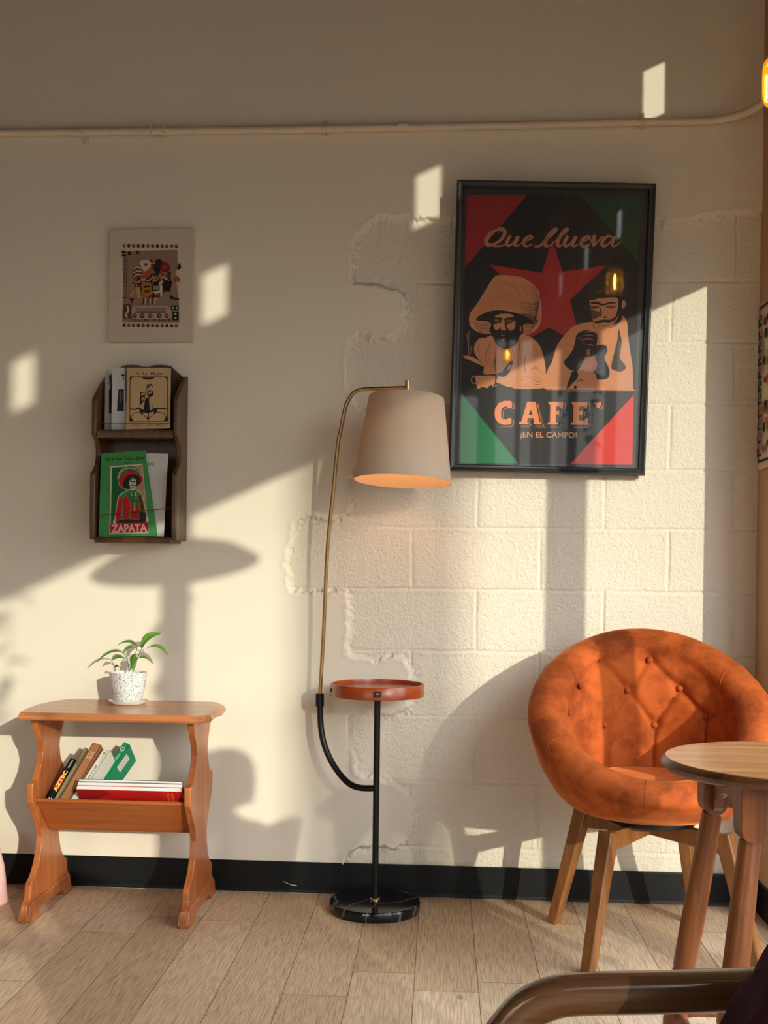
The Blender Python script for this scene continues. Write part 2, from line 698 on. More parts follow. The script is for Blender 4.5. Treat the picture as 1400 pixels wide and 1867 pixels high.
def sdf(X, Z, poly):
    d = np.full(X.shape, 1e9)
    ins = np.zeros(X.shape, bool)
    n = len(poly)
    for i in range(n):
        (ax, az), (bx, bz) = poly[i], poly[(i + 1) % n]
        ex, ez = bx - ax, bz - az
        wx, wz = X - ax, Z - az
        t = np.clip((wx * ex + wz * ez) / (ex * ex + ez * ez + 1e-12), 0, 1)
        d = np.minimum(d, (wx - ex * t) ** 2 + (wz - ez * t) ** 2)
        c = ((az > Z) != (bz > Z)) & (X < (bx - ax) * (Z - az) / (bz - az + 1e-12) + ax)
        ins ^= c
    return np.where(ins, -1, 1) * np.sqrt(d)


def back_wall():
    fx0 = -.72
    xs = np.concatenate([np.linspace(XL, -1.7, 12)[:-1], np.linspace(-1.7, fx0, 60)[:-1], np.arange(fx0, XR + .02, .0034)])
    zs = np.concatenate([np.arange(-.01, 2.24, .0034), np.linspace(2.25, ZC + .02, 40)])
    X, Z = np.meshgrid(xs, zs, indexing='ij')
    wob = vnoise(X, Z, .045, 1) * .007 + vnoise(X, Z, .016, 2) * .005 + vnoise(X, Z, .007, 3) * .0025
    sd = sdf(X, Z, PXY) + wob
    T = .015
    edge = np.clip(-sd / .012, 0, 1)
    edge = edge * edge * (3 - 2 * edge)
    y = edge * T
    # crumbly broken rim
    rim = np.exp(-((sd + .010) / .011) ** 2)
    y += rim * (vnoise(X, Z, .009, 5) * .006 + vnoise(X, Z, .02, 6) * .004)
    y -= np.exp(-((sd - .004) / .005) ** 2) * .0012
    inside = np.clip((-sd - .008) / .01, 0, 1)
    wv = vnoise(X, Z, .12, 8) * .0018
    groove = np.zeros_like(X)
    fade = np.clip(.62 + vnoise(X, Z, .11, 9) * .75, .12, 1)
    for c in COURSE[1:]:
        groove = np.maximum(groove, np.exp(-((Z + wv - c) / .0036) ** 2) * fade)
        y -= inside * np.exp(-((Z + wv - c + .009) / .005) ** 2) * .0010
    for k in range(len(COURSE) - 1):
        J = JB if k % 2 == 0 else JA
        m = (Z < COURSE[k]) & (Z > COURSE[k + 1])
        for j in J:
            groove = np.maximum(groove, np.exp(-((X + wv - j) / .0036) ** 2) * m * np.clip(.8 + vnoise(X, Z, .09, 10) * .5, .25, 1))
            y -= inside * m * np.exp(-((X + wv - j + .009) / .005) ** 2) * .0010
    y += groove * inside * .0062
    y += inside * (vnoise(X, Z, .30, 11) * .0012 + vnoise(X, Z, .012, 14) * .0006 + vnoise(X, Z, .0055, 15) * .0004)
    # sparse pits
    pit = vnoise(X, Z, .013, 12)
    y += inside * np.clip(pit - .9, 0, 1) * .03
    y += (1 - edge) * vnoise(X, Z, .5, 13) * .0012
    nx, nz = X.shape
    V = np.stack([X, y, Z], -1).reshape(-1, 3)
    idx = np.arange(nx * nz).reshape(nx, nz)
    F = np.stack([idx[:-1, :-1], idx[1:, :-1], idx[1:, 1:], idx[:-1, 1:]], -1).reshape(-1, 4)
    me = bpy.data.meshes.new('wall_back')
    me.vertices.add(len(V))
    me.vertices.foreach_set('co', V.ravel())
    me.loops.add(F.size)
    me.loops.foreach_set('vertex_index', F.ravel())
    me.polygons.add(len(F))
    me.polygons.foreach_set('loop_start', np.arange(0, F.size, 4))
    me.polygons.foreach_set('use_smooth', np.ones(len(F), bool))
    at = me.attributes.new('rough_area', 'FLOAT', 'POINT')
    at.data.foreach_set('value', np.clip(-sd / .006, 0, 1).ravel().astype(np.float32))
    me.update(calc_edges=True)
    me.validate()
    me.materials.append(M_WALL)
    o = link(bpy.data.objects.new('wall_back', me))
    o['kind'] = 'structure'
    return o


back_wall()

mb = MB()
mb.box2((XL, YF, -.06), (XW + .08, .05, 0))
struct('floor', mb, M_FLOOR, smooth=0)
mb = MB()
mb.box2((XL - .05, YF - .05, ZC), (XW + .1, .06, ZC + .08))
struct('ceiling', mb, M_CEIL, smooth=0)
mb = MB()
mb.box2((XL - .08, YF, 0), (XL, .05, ZC))
struct('wall_left', mb, M_DIM, smooth=0)


def holed(mb, u0_, u1_, v0_, v1_, holes, f):
    """wall rectangle minus rectangular openings; f(ua, ub, va, vb) adds a slab"""
    us = sorted({u0_, u1_, *[h[0] for h in holes], *[h[1] for h in holes]})
    vs = sorted({v0_, v1_, *[h[2] for h in holes], *[h[3] for h in holes]})
    for a, b in zip(us, us[1:]):
        run = None
        for c, d in zip(vs, vs[1:]):
            solid = not any(h[0] < (a + b) / 2 < h[1] and h[2] < (c + d) / 2 < h[3] for h in holes)
            if solid:
                run = (run[0], d) if run else (c, d)
            if (not solid or d == vs[-1]) and run:
                f(a, b, run[0], run[1])
                run = None


# window wall on the right: u runs from the back wall towards the front
T0, HEAD = .616, 2.142
mb = MB()
mb.box2((XR, -.262, 0), (XW + .08, .05, ZC))                       # short return beside the corner
holes = [(T0, 6.2, .12, HEAD), (T0, 6.2, 2.60, 3.0)]
holed(mb, .262, -YF, 0, ZC, holes, lambda a, b, c, d: mb.box2((XW, -b, c), (XW + .06, -a, d)))
struct('wall_right', mb, M_RET, smooth=0)
mb = MB()
slots = [(.875, 1.0), (2.06, 2.205), (3.22, 3.366), (4.29, 4.43), (5.4, 5.53)]
holed(mb, T0, 6.2, 2.60, 3.0, [(a, b, 2.722, 2.886) for a, b in slots],
      lambda a, b, c, d: mb.box2((XW + .0, -b, c), (XW + .008, -a, d)))
struct('trim_1', mb, M_WALL2, smooth=0)                             # unseen transom board, slots cut to shape the small sun patches
k = 0
for i, (a, b) in enumerate([(T0, 1.34), (1.457, 3.50), (3.57, 4.9), (4.97, 6.2)]):
    mb = MB()
    if i < 3:
        mb.box2((XW, -(b + (.117 if i == 0 else .07)), .12), (XW + .06, -b, HEAD))
    else:
        mb.box2((XW, -6.2, .12), (XW + .06, -6.16, HEAD))
    struct('window_%d' % (i + 1), mb, M_FRM, smooth=0)

# front wall behind the camera, with tall panes
mb = MB()
fh = [(-3.4, -2.5, .5, 2.5), (-2.3, -1.4, .5, 2.5), (.18, .34, .5, 1.85), (.46, .62, .5, 2.0), (.78, .96, .5, 2.5), (1.0, 1.1, .5, 2.5)]
holed(mb, XL, XW + .08, 0, ZC, fh, lambda a, b, c, d: mb.box2((a, YF - .08, c), (b, YF, d)))
struct('wall_front', mb, M_DIM, smooth=0)

# vinyl skirting along the back wall and round the return
mb = MB()
prof = [(0, .003), (-.007, .003), (-.0055, .006), (-.0045, .012), (-.0045, .096), (-.002, .101), (.004, .101), (.004, .003)]
mb.prism(prof, lambda u, v, t: Vector((t, u + .001, v)), XL + .01, XR - .006)
struct('baseboard_back', mb, M_BASE, smooth=0)
mb = MB()
mb.prism(prof, lambda u, v, t: Vector((XR + u + .0, t, v)), -.262, -.011)
struct('baseboard_right', mb, M_BASE, smooth=0)

# pavement and street outside
mb = MB()
mb.box2((-30, -60, -.16), (60, 30, -.08))
g = struct('ground', mb, M_STREET, smooth=0)

# conduit high on the wall, bending out along the return wall
cond = thing('conduit', 'cream painted conduit running across the top of the wall with a bend at the right', 'pipe', (0, -.02, 2.446))
zc = [2.447, 2.445, 2.444, 2.447, 2.452, 2.453]
xc = [XL + .05, -1.5, -.55, .1, .5, .72]
pts = [Vector((x, -.018, z)) for x, z in zip(xc, zc)]
pts = catmull(pts, 6)
cx, cy, R = .74, -.018 - .16, .16
for i in range(1, 13):
    a = PI / 2 * (1 - i / 12)
    pts.append(Vector((cx + R * math.cos(a), cy + R * math.sin(a), 2.453)))
pts.append(Vector((cx + R, -.6, 2.455)))
pts.append(Vector((cx + R, -3.4, 2.455)))
MB().tube(pts, .0122, 16).build('pipe', M_PIPE, cond)
mb = MB()
p = P(735, 230, .018)
mb.tube([Vector((p.x - .016, p.y, 2.449)), Vector((p.x + .016, p.y, 2.4495))], .0136, 16)
mb.build('coupling', M_PIPE, cond)
for (px, dn) in ((151, 1), (592, 0), (1172, 0)):
    x = P(px, 235, .018).x
    z = np.interp(x, xc, zc)
    mb = MB()
    for q_ in (-.0065, 0, .0065):
        mb.tube([Vector((x + q_, .001 + (-.0325) * math.sin(t * PI), z + math.cos(t * PI) * .0145)) for t in np.linspace(0, 1, 12)], .0026, 6)
    zz = z + (-.027 if dn else .0225)
    mb.box((x + (.004 if dn else 0), -.003, zz), (.018, .006, .024))
    mb.lathe([(.0, .004), (.0045, .003), (.0055, 0)], (x + (.004 if dn else 0), -.006, zz), 10, M=Matrix.Rotation(PI / 2, 3, 'X'))
    mb.build('pipe_clamp', M_PIPE, cond, bevel=.0008)
xa, xb = P(277, 240, .018).x, P(300, 240, .018).x
mb = MB()
for x in (xa, xb):
    mb.box((x, -.016, 2.446), (.004, .032, .030))
mb.box(((xa + xb) / 2, -.0005, 2.446), (xb - xa, .003, .030))
for x in (xa + .010, xb - .008):
    mb.lathe([(0, .006), (.0045, .004), (.005, 0)], (x, -.01, 2.428), 8, M=Matrix.Rotation(PI / 2, 3, 'X'))
mb.build('bracket', M_PIPE, cond)

# ------------------------------------------------------------ beyond the windows: unseen slats added to dim part of the sun
sc = thing('slatted_sun_blocker', 'tall slatted sun blocker of thin grey uprights, added unseen outside the windows', 'screen', (7.4, -13, -.08))
for i in range(9):
    MB().box2((7.17 + i * .062, -13.02, -.08), (7.17 + i * .062 + .041, -13.0, 5.3)).build('slat', M_FRM, sc, smooth=0)
for z in (.1, 1.5, 2.8):
    MB().box2((7.15, -13.0, z), (7.73, -12.98, z + .03)).build('rail', M_FRM, sc, smooth=0)

# ------------------------------------------------------------ side table with book trough
ST_L, ST_R, TOPZ = P(60, 1306, .34).x, P(346, 1306, .34).x, .618
tz = 1.03 - (1297 - 1037) / 2050 * 3.29
TOPZ = tz
st = thing('side_table', 'honey-coloured wooden side table with scalloped ends and a book trough', 'side table', ((ST_L + ST_R) / 2, -.2, 0))
LF, RF = P(31, 1297, .40), P(368, 1297, .40)
RB, LB = P(412, 1283, .16), P(74, 1283, .16)
o2 = [(LF.x, -.395), (RF.x, -.395), (RF.x + .020, -.36), (RB.x - .008, -.25), (RB.x, -.2), (RB.x - .008, -.12), (RB.x - .045, -.045), (RB.x - .065, -.03),
      (LF.x + .035, -.03), (LF.x + .014, -.05), (LF.x - .016, -.13), (LF.x - .022, -.2), (LF.x - .018, -.27), (LF.x - .01, -.36)]
mb = MB()
n = len(o2)
ocx = sum(p[0] for p in o2) / n
rings = [(1, 0.), (1, -.004), (.993, -.011), (.985, -.014), (.985, -.020), (.975, -.0225)]
rings = [(.972, 0.), (.985, -.0025), (.988, -.006), (1., -.011), (1., -.016), (.985, -.022)]
V = []
for s_, z in rings:
    for a, b in o2:
        V.append((ocx + (a - ocx) * s_, -.2125 + (b + .2125) * (1 - (1 - s_) * 1.4), TOPZ + z))
F = [tuple(range(n - 1, -1, -1))] + [(k * n + i, k * n + (i + 1) % n, (k + 1) * n + (i + 1) % n, (k + 1) * n + i) for k in range(5) for i in range(n)] + [tuple(range(5 * n, 6 * n))]
mb.add(V, F)
mb.build('table_top', M_WTOP, st, smooth=25)

ZP = TOPZ - .022


def hw(z):
    k = [(0, .19), (.03, .192), (.05, .186), (.062, .168), (.072, .163), (.1, .160), (.112, .146), (.118, .128), (.15, .098), (.19, .078), (.225, .072), (.26, .086), (.30, .118), (.345, .152),
         (.39, .155), (.400, .154), (.402, .122), (.415, .108), (.445, .083), (.48, .072), (.515, .084), (.545, .108), (.575, .125), (.60, .132), (.65, .134)]
    for (a, b), (c, d) in zip(k, k[1:]):
        if a <= z <= c: return b + (d - b) * (z - a) / (c - a)
    return .13


zz = [0, .02, .035, .05, .056, .062, .072, .074, .09, .1, .104, .112, .118, .135, .15, .17, .19, .207, .225, .243, .26, .28, .30, .322, .345, .368, .385, .400, .402, .408, .415, .43, .445, .462, .48, .497, .515, .53, .545, .56, .575, ZP]
dc = -.205
prof = [(dc - hw(z), z) for z in zz] + [(dc + hw(z) * .93, z) for z in reversed(zz)]
prof = prof + [(dc + .10, 0), (dc + .085, .022), (dc + .04, .03), (dc - .04, .03), (dc - .085, .022), (dc - .10, 0)]
for xs, nm in ((ST_L, 'end_panel'), (ST_R, 'end_panel')):
    mb = MB()
    mb.prism(prof, lambda u, v, t, xs=xs: Vector((xs + t, u, v)), -.0095, .0095)
    e = mb.build(nm, M_WHONEY, st, smooth=30, bevel=.002)
    mb = MB()
    pf = [(dc - .19, .005), (dc - .178, .046), (dc - .163, .055), (dc + .150, .055), (dc + .162, .046), (dc + .175, .005), (dc + .17, 0), (dc + .11, 0), (dc + .09, .02), (dc - .09, .02), (dc - .11, 0), (dc - .185, 0)]
    mb.prism(pf, lambda u, v, t, xs=xs: Vector((xs + t, u, v)), -.017, .017)
    mb.build('foot', M_WHONEY, st, smooth=30, bevel=.003)
XI0, XI1 = ST_L + .0095, ST_R - .0095
# trough boards: a V section
V0 = Vector((0, -.215, .243))
FT = Vector((0, -.325, .352))
fdir = (FT - V0).normalized()
fn = Vector((0, -fdir.z, fdir.y))
for nm, top, sgn in (('trough_front', FT, 1), ('trough_back', Vector((0, -.12, .338)), -1)):
    d = (top - V0).normalized()
    nn_ = Vector((0, -d.z, d.y)) if sgn > 0 else Vector((0, d.z, -d.y))
    q0 = V0
    sec = [q0, top, top - nn_ * -.011, q0 - nn_ * -.011]
    mb = MB()
    V = [Vector((x, p.y, p.z)) for x in (XI0, XI1) for p in sec]
    mb.add(V, [(0, 1, 2, 3), (7, 6, 5, 4), (0, 4, 5, 1), (1, 5, 6, 2), (2, 6, 7, 3), (3, 7, 4, 0)])
    b_ = mb.build(nm, M_WHONEYX, st, smooth=30, bevel=.0025)

# ------------------------------------------------------------ books in the trough
TAU = math.radians(40)


def book(name, label, xb, lean, H_, D_, T_, cols, py, pz, group, spine=None, cover=None, mpage=M_PAPERW, hard=True):
    """book standing in the trough: origin = spine foot, h up-back, d into the trough, w = thickness to the right"""
    h = Vector((math.sin(lean), math.cos(lean) * math.sin(TAU), math.cos(lean) * math.cos(TAU)))
    dd = Vector((0, math.cos(TAU), -math.sin(TAU)))
    wv = dd.cross(h).normalized() * -1
    if wv.x < 0: wv = -wv
    org = Vector((xb, py, pz))
    t = thing(name, label, 'book', org, group=group)

    def at3(a, b, c):
        return org + wv * a + dd * b + h * c
    def slab(a0, a1, b0, b1, c0, c1):
        m = MB()
        V = [at3(a, b, c) for c in (c0, c1) for b in (b0, b1) for a in (a0, a1)]
        m.add(V, [(0, 2, 3, 1), (4, 5, 7, 6), (0, 1, 5, 4), (2, 6, 7, 3), (0, 4, 6, 2), (1, 3, 7, 5)])
        return m
    cvr = MB()
    ct = .0025 if hard else .0008
    for args in ((0, T_, 0, ct, 0, H_), (0, ct, 0, D_, 0, H_), (T_ - ct, T_, 0, D_, 0, H_)):
        m = slab(*args)
        cvr.add(m.v, m.f, srgb(cols))
    cv = cvr.build('cover', M_INK, t, smooth=0)
    slab(ct, T_ - ct, ct, D_ - .003, .002, H_ - .003).build('page_block', mpage, t, smooth=0)
    if spine:
        pr_ = Print(lambda u, v, k: at3(u, -k - .0002, v))
        spine(pr_, T_, H_)
        pr_.build('spine_print', M_INK, t, smooth=0)
    if cover:
        pr_ = Print(lambda u, v, k: at3(T_ + k + .0002, u, v))
        cover(pr_, D_, H_)
        pr_.build('cover_print', M_INK, t, smooth=0)
    return t


def rot_text(pr_, s_, u0_, v0_, u1_, v1_, col, off=.02):
    """text running up the spine"""
    V, F, a, b, c, d = text_tris(s_, off)
    out = []
    for p in V:
        v = v0_ + (p[0] - a) / (b - a) * (v1_ - v0_)
        u = u1_ - (p[1] - c) / (d - c) * (u1_ - u0_)
        out.append(pr_.to3(u, v, pr_.layer * pr_.step))
    pr_.add(out, F, srgb(col))
    pr_.layer += .1


def sp_black(p, T_, H_):
    p.poly([(.0, .045), (T_, .045), (T_, .090), (.0, .090)], (190, 40, 20)).up()
    rot_text(p, 'AZTEC', .003, .038, T_ - .002, .112, (250, 215, 110), .05)
    rot_text(p, 'HISTORIA', .008, .122, .013, .15, (215, 210, 200))
    p.text('II', .004, .004 + .012, T_ - .004, .004, (230, 230, 225))


def sp_olive(p, T_, H_):
    rot_text(p, 'MEXICO', .003, H_ - .06, .009, H_ - .025, (90, 70, 30))


def sp_brown(p, T_, H_):
    p.text('CAC', .006, H_ - .03, T_ - .006, H_ - .042, (226, 205, 180), offset=.02)
    p.text('NOST', .005, H_ - .046, T_ - .005, H_ - .056, (226, 205, 180), offset=.02)
    for k in range(34):
        v = .01 + k * .0055
        p.stroke([(.001, v), (T_ * .5, v + .001), (T_ - .001, v - .0005)], .0005, (140, 92, 58))


def sp_white(p, T_, H_):
    rot_text(p, 'ARQUEOLOGIA', .008, .04, .016, .14, (70, 66, 60))
    rot_text(p, 'historia antigua', .011, .15, .016, .195, (110, 104, 96))
    p.ell(T_ / 2, H_ - .018, .004, .004, (150, 140, 125))


def sp_green(p, T_, H_):
    rot_text(p, 'La Jornada', .005, .012, .018, .082, (215, 225, 90))
    rot_text(p, 'Siglo', .007, .105, .015, .13, (215, 225, 90))
    rot_text(p, 'Cinco', .007, .142, .015, .165, (215, 225, 90))
    p.ell(T_ / 2, H_ - .024, .008, .008, (225, 230, 215)).up()
    p.ell(T_ / 2, H_ - .024, .006, .006, (20, 140, 95)).up()
    p.stroke([(.009, H_ - .024), (.014, H_ - .027)], .0015, (225, 230, 215))


def cv_green(p, D_, H_):
    p.poly([(.02, H_ - .025), (.055, H_ - .022), (.055, H_ - .075), (.02, H_ - .078)], (228, 232, 226)).up()
    for k in range(8):
        p.stroke([(.026, H_ - .03 - k * .0055), (.05, H_ - .029 - k * .0055)], .0012, (150, 158, 150))


GB = 'books leaning in the trough'
yb, zb = -.306, .338
x_ = P(82, 1455, .31).x
M_PAGE2 = plain('yellowed_pages', (206, 190, 150), .8, var=.1)
book('book', 'small black book with red and yellow spine lettering at the trough\'s left end', x_, .27, .155, .11, .018, (22, 18, 18), yb, zb, GB, sp_black)
x_ += .0215
book('book', 'thin olive hardback leaning between the black book and the brown book', x_, .28, .195, .12, .0115, (150, 138, 100), yb, zb, GB, sp_olive, mpage=M_PAGE2)
x_ += .0155
book('book', 'thick brown cloth hardback leaning in the trough, tallest there', x_, .29, .215, .12, .029, (172, 118, 78), yb, zb, GB, sp_brown, mpage=M_PAGE2)
x_ += .0345
book('book', 'white book with dark spine lettering between the brown and the green book', x_, .34, .200, .12, .021, (226, 222, 208), yb, zb, GB, sp_white)
_q = P(157, 1449, .215)
x_ += .0235
book('book', 'green book with yellow spine lettering and white cover label, leaning in the trough', _q.x, .40, .205, .10, .021, (22, 146, 100), _q.y, _q.z, GB, sp_green, cv_green)


# fat paperbacks lying along the trough, fore-edges up
def lying(name, label, off, L_, Hh, T_, col, x0, group, cover=None, pagecol=M_PAPERW):
    o_ = V0 - fn * -.0 + Vector((0, .0, .0))
    inn = -fn if fn.y < 0 else fn
    org = Vector((x0, V0.y, V0.z)) + inn * (off + .0125) + fdir * .012
    t = thing(name, label, 'book', org, group=group)

    def at3(a, b, c):
        return org + Vector((1, 0, 0)) * a + inn * b + fdir * c

    def slab(m, a0, a1, b0, b1, c0, c1, colr=None):
        V = [at3(a, b, c) for c in (c0, c1) for b in (b0, b1) for a in (a0, a1)]
        m.add(V, [(0, 2, 3, 1), (4, 5, 7, 6), (0, 1, 5, 4), (2, 6, 7, 3), (0, 4, 6, 2), (1, 3, 7, 5)], colr)
    m = MB()
    slab(m, 0, L_, 0, .0008, 0, Hh, srgb(col))
    slab(m, 0, L_, T_ - .0008, T_, 0, Hh, srgb(col))
    slab(m, 0, L_, 0, T_, 0, .001, srgb(col))
    m.build('cover', M_INK, t, smooth=0)
    m = MB()
    slab(m, .001, L_ - .001, .0008, T_ - .0008, .001, Hh - .0015)
    m.build('page_block', pagecol, t, smooth=0)
    if cover:
        pr_ = Print(lambda u, v, k: at3(u, -k - .0002, v))
        cover(pr_, L_, Hh)
        pr_.build('cover_print', M_INK, t, smooth=0)
    return t


def cv_red(p, L_, Hh):
    p.poly([(.0, .0), (L_, 0), (L_, Hh), (0, Hh)], (206, 30, 26)).up()
    rnd = random.Random(3)
    for k in range(40):
        v = Hh - .006 - k * .0012 * 2
        if v < .08: break
    for k in range(58):
        u = .075 + k * .0031
        p.stroke([(u, Hh - .006), (u + .0005, .075)], .0008, (150, 16, 16))
    p.poly([(.0, Hh - .002), (.09, Hh - .002), (.10, Hh - .02), (.055, Hh - .05), (.03, .09), (0, .08)], (152, 22, 18)).up()
    p.poly([(.10, Hh - .05), (.16, Hh - .045), (.20, .09), (.15, .08)], (148, 20, 18)).up()
    for k, (s_, a) in enumerate((('POLITICA', .268), ('ENERGIA', .281))):
        rot_text(p, s_, a, Hh - .055, a + .008, Hh - .006, (236, 120, 40))


xl = P(146, 1440, .3).x
xr = P(336, 1440, .3).x
Lb = xr - xl
GL = 'fat paperbacks lying along the trough'
lying('book', 'red-covered paperback lying along the trough, front one of the white-paged three', 0.0, Lb, .174, .014, (205, 30, 26), xl, GL, cv_red)
lying('book', 'white-paged paperback lying in the trough between the red-covered book and the rear one', .0142, Lb - .002, .175, .011, (200, 190, 186), xl + .001, GL)
lying('book', 'dark-covered paperback lying in the trough, rearmost of the white-paged three', .0256, Lb - .006, .177, .009, (60, 40, 44), xl + .002, GL)

# ------------------------------------------------------------ potted plant on the side table
pc = P(233.5, 1283, .135)
pc.z = TOPZ
pp = thing('potted_plant', 'small green leafy plant in a white speckled ribbed pot on the side table', 'plant', pc)
m, q = newmat('speckled_ceramic', .25)
vo = q.add('TexVoronoi')
vo.inputs['Scale'].default_value = 210
q.l(q.coord(), vo.inputs['Vector'])
q.l(q.ramp(vo.outputs['Distance'], [(.22, srgb((60, 68, 90))), (.34, srgb((226, 226, 226)))]), q.b.inputs['Base Color'])
M_POT = m
M_SAUC = plain('white_glaze', (232, 228, 220), .25, var=.02)
m, q = newmat('leaf_green', .35)
q.l(q.mix(q.noise(q.coord(), 40, 2), srgb((96, 148, 52)), srgb((138, 186, 82))), q.b.inputs['Base Color'])
q.b.inputs['Subsurface Weight'].default_value = 0
tl = q.add('BsdfTranslucent')
tl.inputs['Color'].default_value = srgb((150, 200, 70))
ms = q.add('MixShader')
ms.inputs[0].default_value = .3
q.l(q.b.outputs[0], ms.inputs[1])
q.l(tl.outputs[0], ms.inputs[2])
q.l(ms.outputs[0], q.n['Material Output'].inputs[0])
M_LEAF = m
M_STEM = plain('leaf_stem', (96, 118, 60), .5)
s0 = 67 / 2050 * 3.46 / 2
rf = lambda a, z: 1 + .018 * math.cos(26 * a)
mb = MB()
mb.lathe([(.0, .010), (s0 * .66, .010), (s0 * .76, .018), (s0 * .90, .055), (s0 * .985, .095), (s0, .099), (s0 * .955, .099), (s0 * .92, .090), (s0 * .88, .080), (0, .080)], pc, 78, rfun=lambda a, z: 1 + (.016 * math.cos(26 * a) if z > .015 and z < .097 else 0))
mb.build('pot', M_POT, pp)
mb = MB()
mb.lathe([(0, 0), (s0 * .85, 0), (s0 * .95, .003), (s0 * 1.08, .012), (s0 * 1.05, .0125), (s0 * .92, .006), (0, .005)], pc, 40)
mb.build('saucer', M_SAUC, pp)
mb = MB()
mb.lathe([(0, .0835), (s0 * .5, .084), (s0 * .88, .082), (s0 * .87, .078)], pc, 24)
mb.build('soil', M_SOIL, pp)


def leaf(parent, base, tip, width, bend=.25, side=None, mat=None, name='leaf', roll=0.):
    base, tip = Vector(base), Vector(tip)
    d = tip - base
    L = d.length
    e = d.normalized()
    up = Vector((0, 0, 1))
    s_ = e.cross(up)
    s_ = s_.normalized() if s_.length > .05 else Vector((1, 0, 0))
    nrm = s_.cross(e)
    R_ = Matrix.Rotation(roll, 3, e)
    s2 = R_ @ s_
    n2 = R_ @ nrm
    N, K = 12, 4
    V, F = [], []
    for i in range(N + 1):
        t = i / N
        c = base + d * t + nrm * (bend * L * 4 * t * (1 - t) * (1 - .3 * t))
        wd = width * (math.sin(PI * min(1, t ** .8)) ** .8) * .5 + .0004
        for k in range(-K, K + 1):
            f_ = k / K
            V.append(c + s2 * (wd * f_) + n2 * (abs(f_) ** 1.3 * wd * .35))
    W_ = 2 * K + 1
    for i in range(N):
        for k in range(W_ - 1):
            F.append((i * W_ + k, i * W_ + k + 1, (i + 1) * W_ + k + 1, (i + 1) * W_ + k))
    m_ = MB()
    m_.add(V, F)
    o_ = m_.build(name, mat or M_LEAF, parent, smooth=180)
    so_ = o_.modifiers.new('thickness', 'SOLIDIFY')
    so_.thickness = .0007
    return o_


def pl(px, py, d): return P(px, py, d)


dz_ = .135
LV = [((258, 1183), (295, 1154), .16, .15, .026, .22, .9), ((266, 1183), (307, 1195), .135, .15, .018, .25, .3), ((251, 1180), (214, 1176), .135, .16, .019, .25, .5),
      ((247, 1181), (224, 1192), .14, .13, .016, .22, .4), ((226, 1190), (177, 1207), .13, .12, .015, .18, .35), ((228, 1203), (204, 1204), .12, .11, .017, .25, .6),
      ((244, 1192), (243, 1224), .12, .095, .021, .12, .0), ((248, 1204), (271, 1202), .14, .155, .014, .2, .4), ((221, 1222), (207, 1218), .12, .1, .014, .3, .5), ((252, 1176), (259, 1186), .14, .13, .012, .2, .5)]
for (b, t, d0_, d1_, wd, bd, ro) in LV:
    leaf(pp, pl(*b, d0_), pl(*t, d1_), wd, bd, roll=ro)
root = pl(235, 1224, .135)
for e_ in ((258, 1184), (250, 1181), (226, 1191), (229, 1204), (247, 1204)):
    q_ = pl(*e_, .14)
    MB().tube(catmull([root, (root + q_) / 2 + Vector((.004, 0, .004)), q_], 5), .0013, 6).build('stem', M_STEM, pp)
q0_ = pl(258, 1190, .14)
MB().tube(catmull([pl(250, 1184, .14), q0_, pl(262, 1184, .145)], 5), .001, 6).build('stem', M_STEM, pp)

# ------------------------------------------------------------ floor lamp with tray
LX, LD = -.236, .153
lamp = thing('floor_lamp', 'floor lamp with beige drum shade, bent brass arm, wooden tray and black marble base', 'floor lamp', (LX, -LD, 0))
m, q = newmat('black_marble', .12)
v = q.coord()
w_ = q.add('TexWave', wave_type='BANDS')
w_.inputs['Scale'].default_value = 3
w_.inputs['Distortion'].default_value = 18
w_.inputs['Detail'].default_value = 4
q.l(v, w_.inputs['Vector'])
q.l(q.ramp(w_.outputs['Fac'], [(.0, srgb((16, 16, 18))), (.955, srgb((22, 22, 24))), (.995, srgb((92, 86, 80)))]), q.b.inputs['Base Color'])
M_MARB = m
mb = MB()
mb.lathe([(0, 0), (.137, 0), (.1385, .002), (.1385, .028), (.136, .031), (0, .031)], (LX, -LD, 0), 72)
mb.build('marble_base', M_MARB, lamp)
mb = MB()
mb.lathe([(0, .031), (.016, .031), (.0155, .036), (.011, .038), (0, .038)], (LX, -LD, 0), 24)
mb.build('collar', M_BRASS, lamp)
mb = MB()
mb.tube([(LX, -LD, .036), (LX, -LD, .66)], .0098, 20)
mb.build('post', M_BLACKM, lamp)
TZ = .655
mb = MB()
mb.lathe([(0, TZ), (.140, TZ), (.1425, TZ + .002), (.1430, TZ + .036), (.1415, TZ + .038), (.1365, TZ + .038), (.1355, TZ + .034), (.1355, TZ + .026), (0, TZ + .026)], (LX, -LD, 0), 96)
mb.build('tray', M_WCHERRY, lamp)
# charging port on the rim, small knob at the left
pa = math.radians(-86)
pc2 = Vector((LX + .143 * math.cos(pa), -LD + .143 * math.sin(pa), TZ + .019))
Mz = Matrix.Rotation(pa + PI / 2, 3, 'Z')
mb = MB().box(pc2, (.022, .006, .017), Mz)
port = mb.build('port', M_PLASTIC, lamp, bevel=.002)
mb = MB().box(pc2 + Mz @ Vector((.0, -.0032, .002)), (.011, .001, .004), Mz)
mb.build('contact', M_SILVER, port)
pa = math.radians(-165)
mb = MB().box(Vector((LX + .143 * math.cos(pa), -LD + .143 * math.sin(pa), TZ + .019)), (.014, .006, .012), Matrix.Rotation(pa + PI / 2, 3, 'Z'))
mb.build('knob', M_PLASTIC, lamp, bevel=.002)
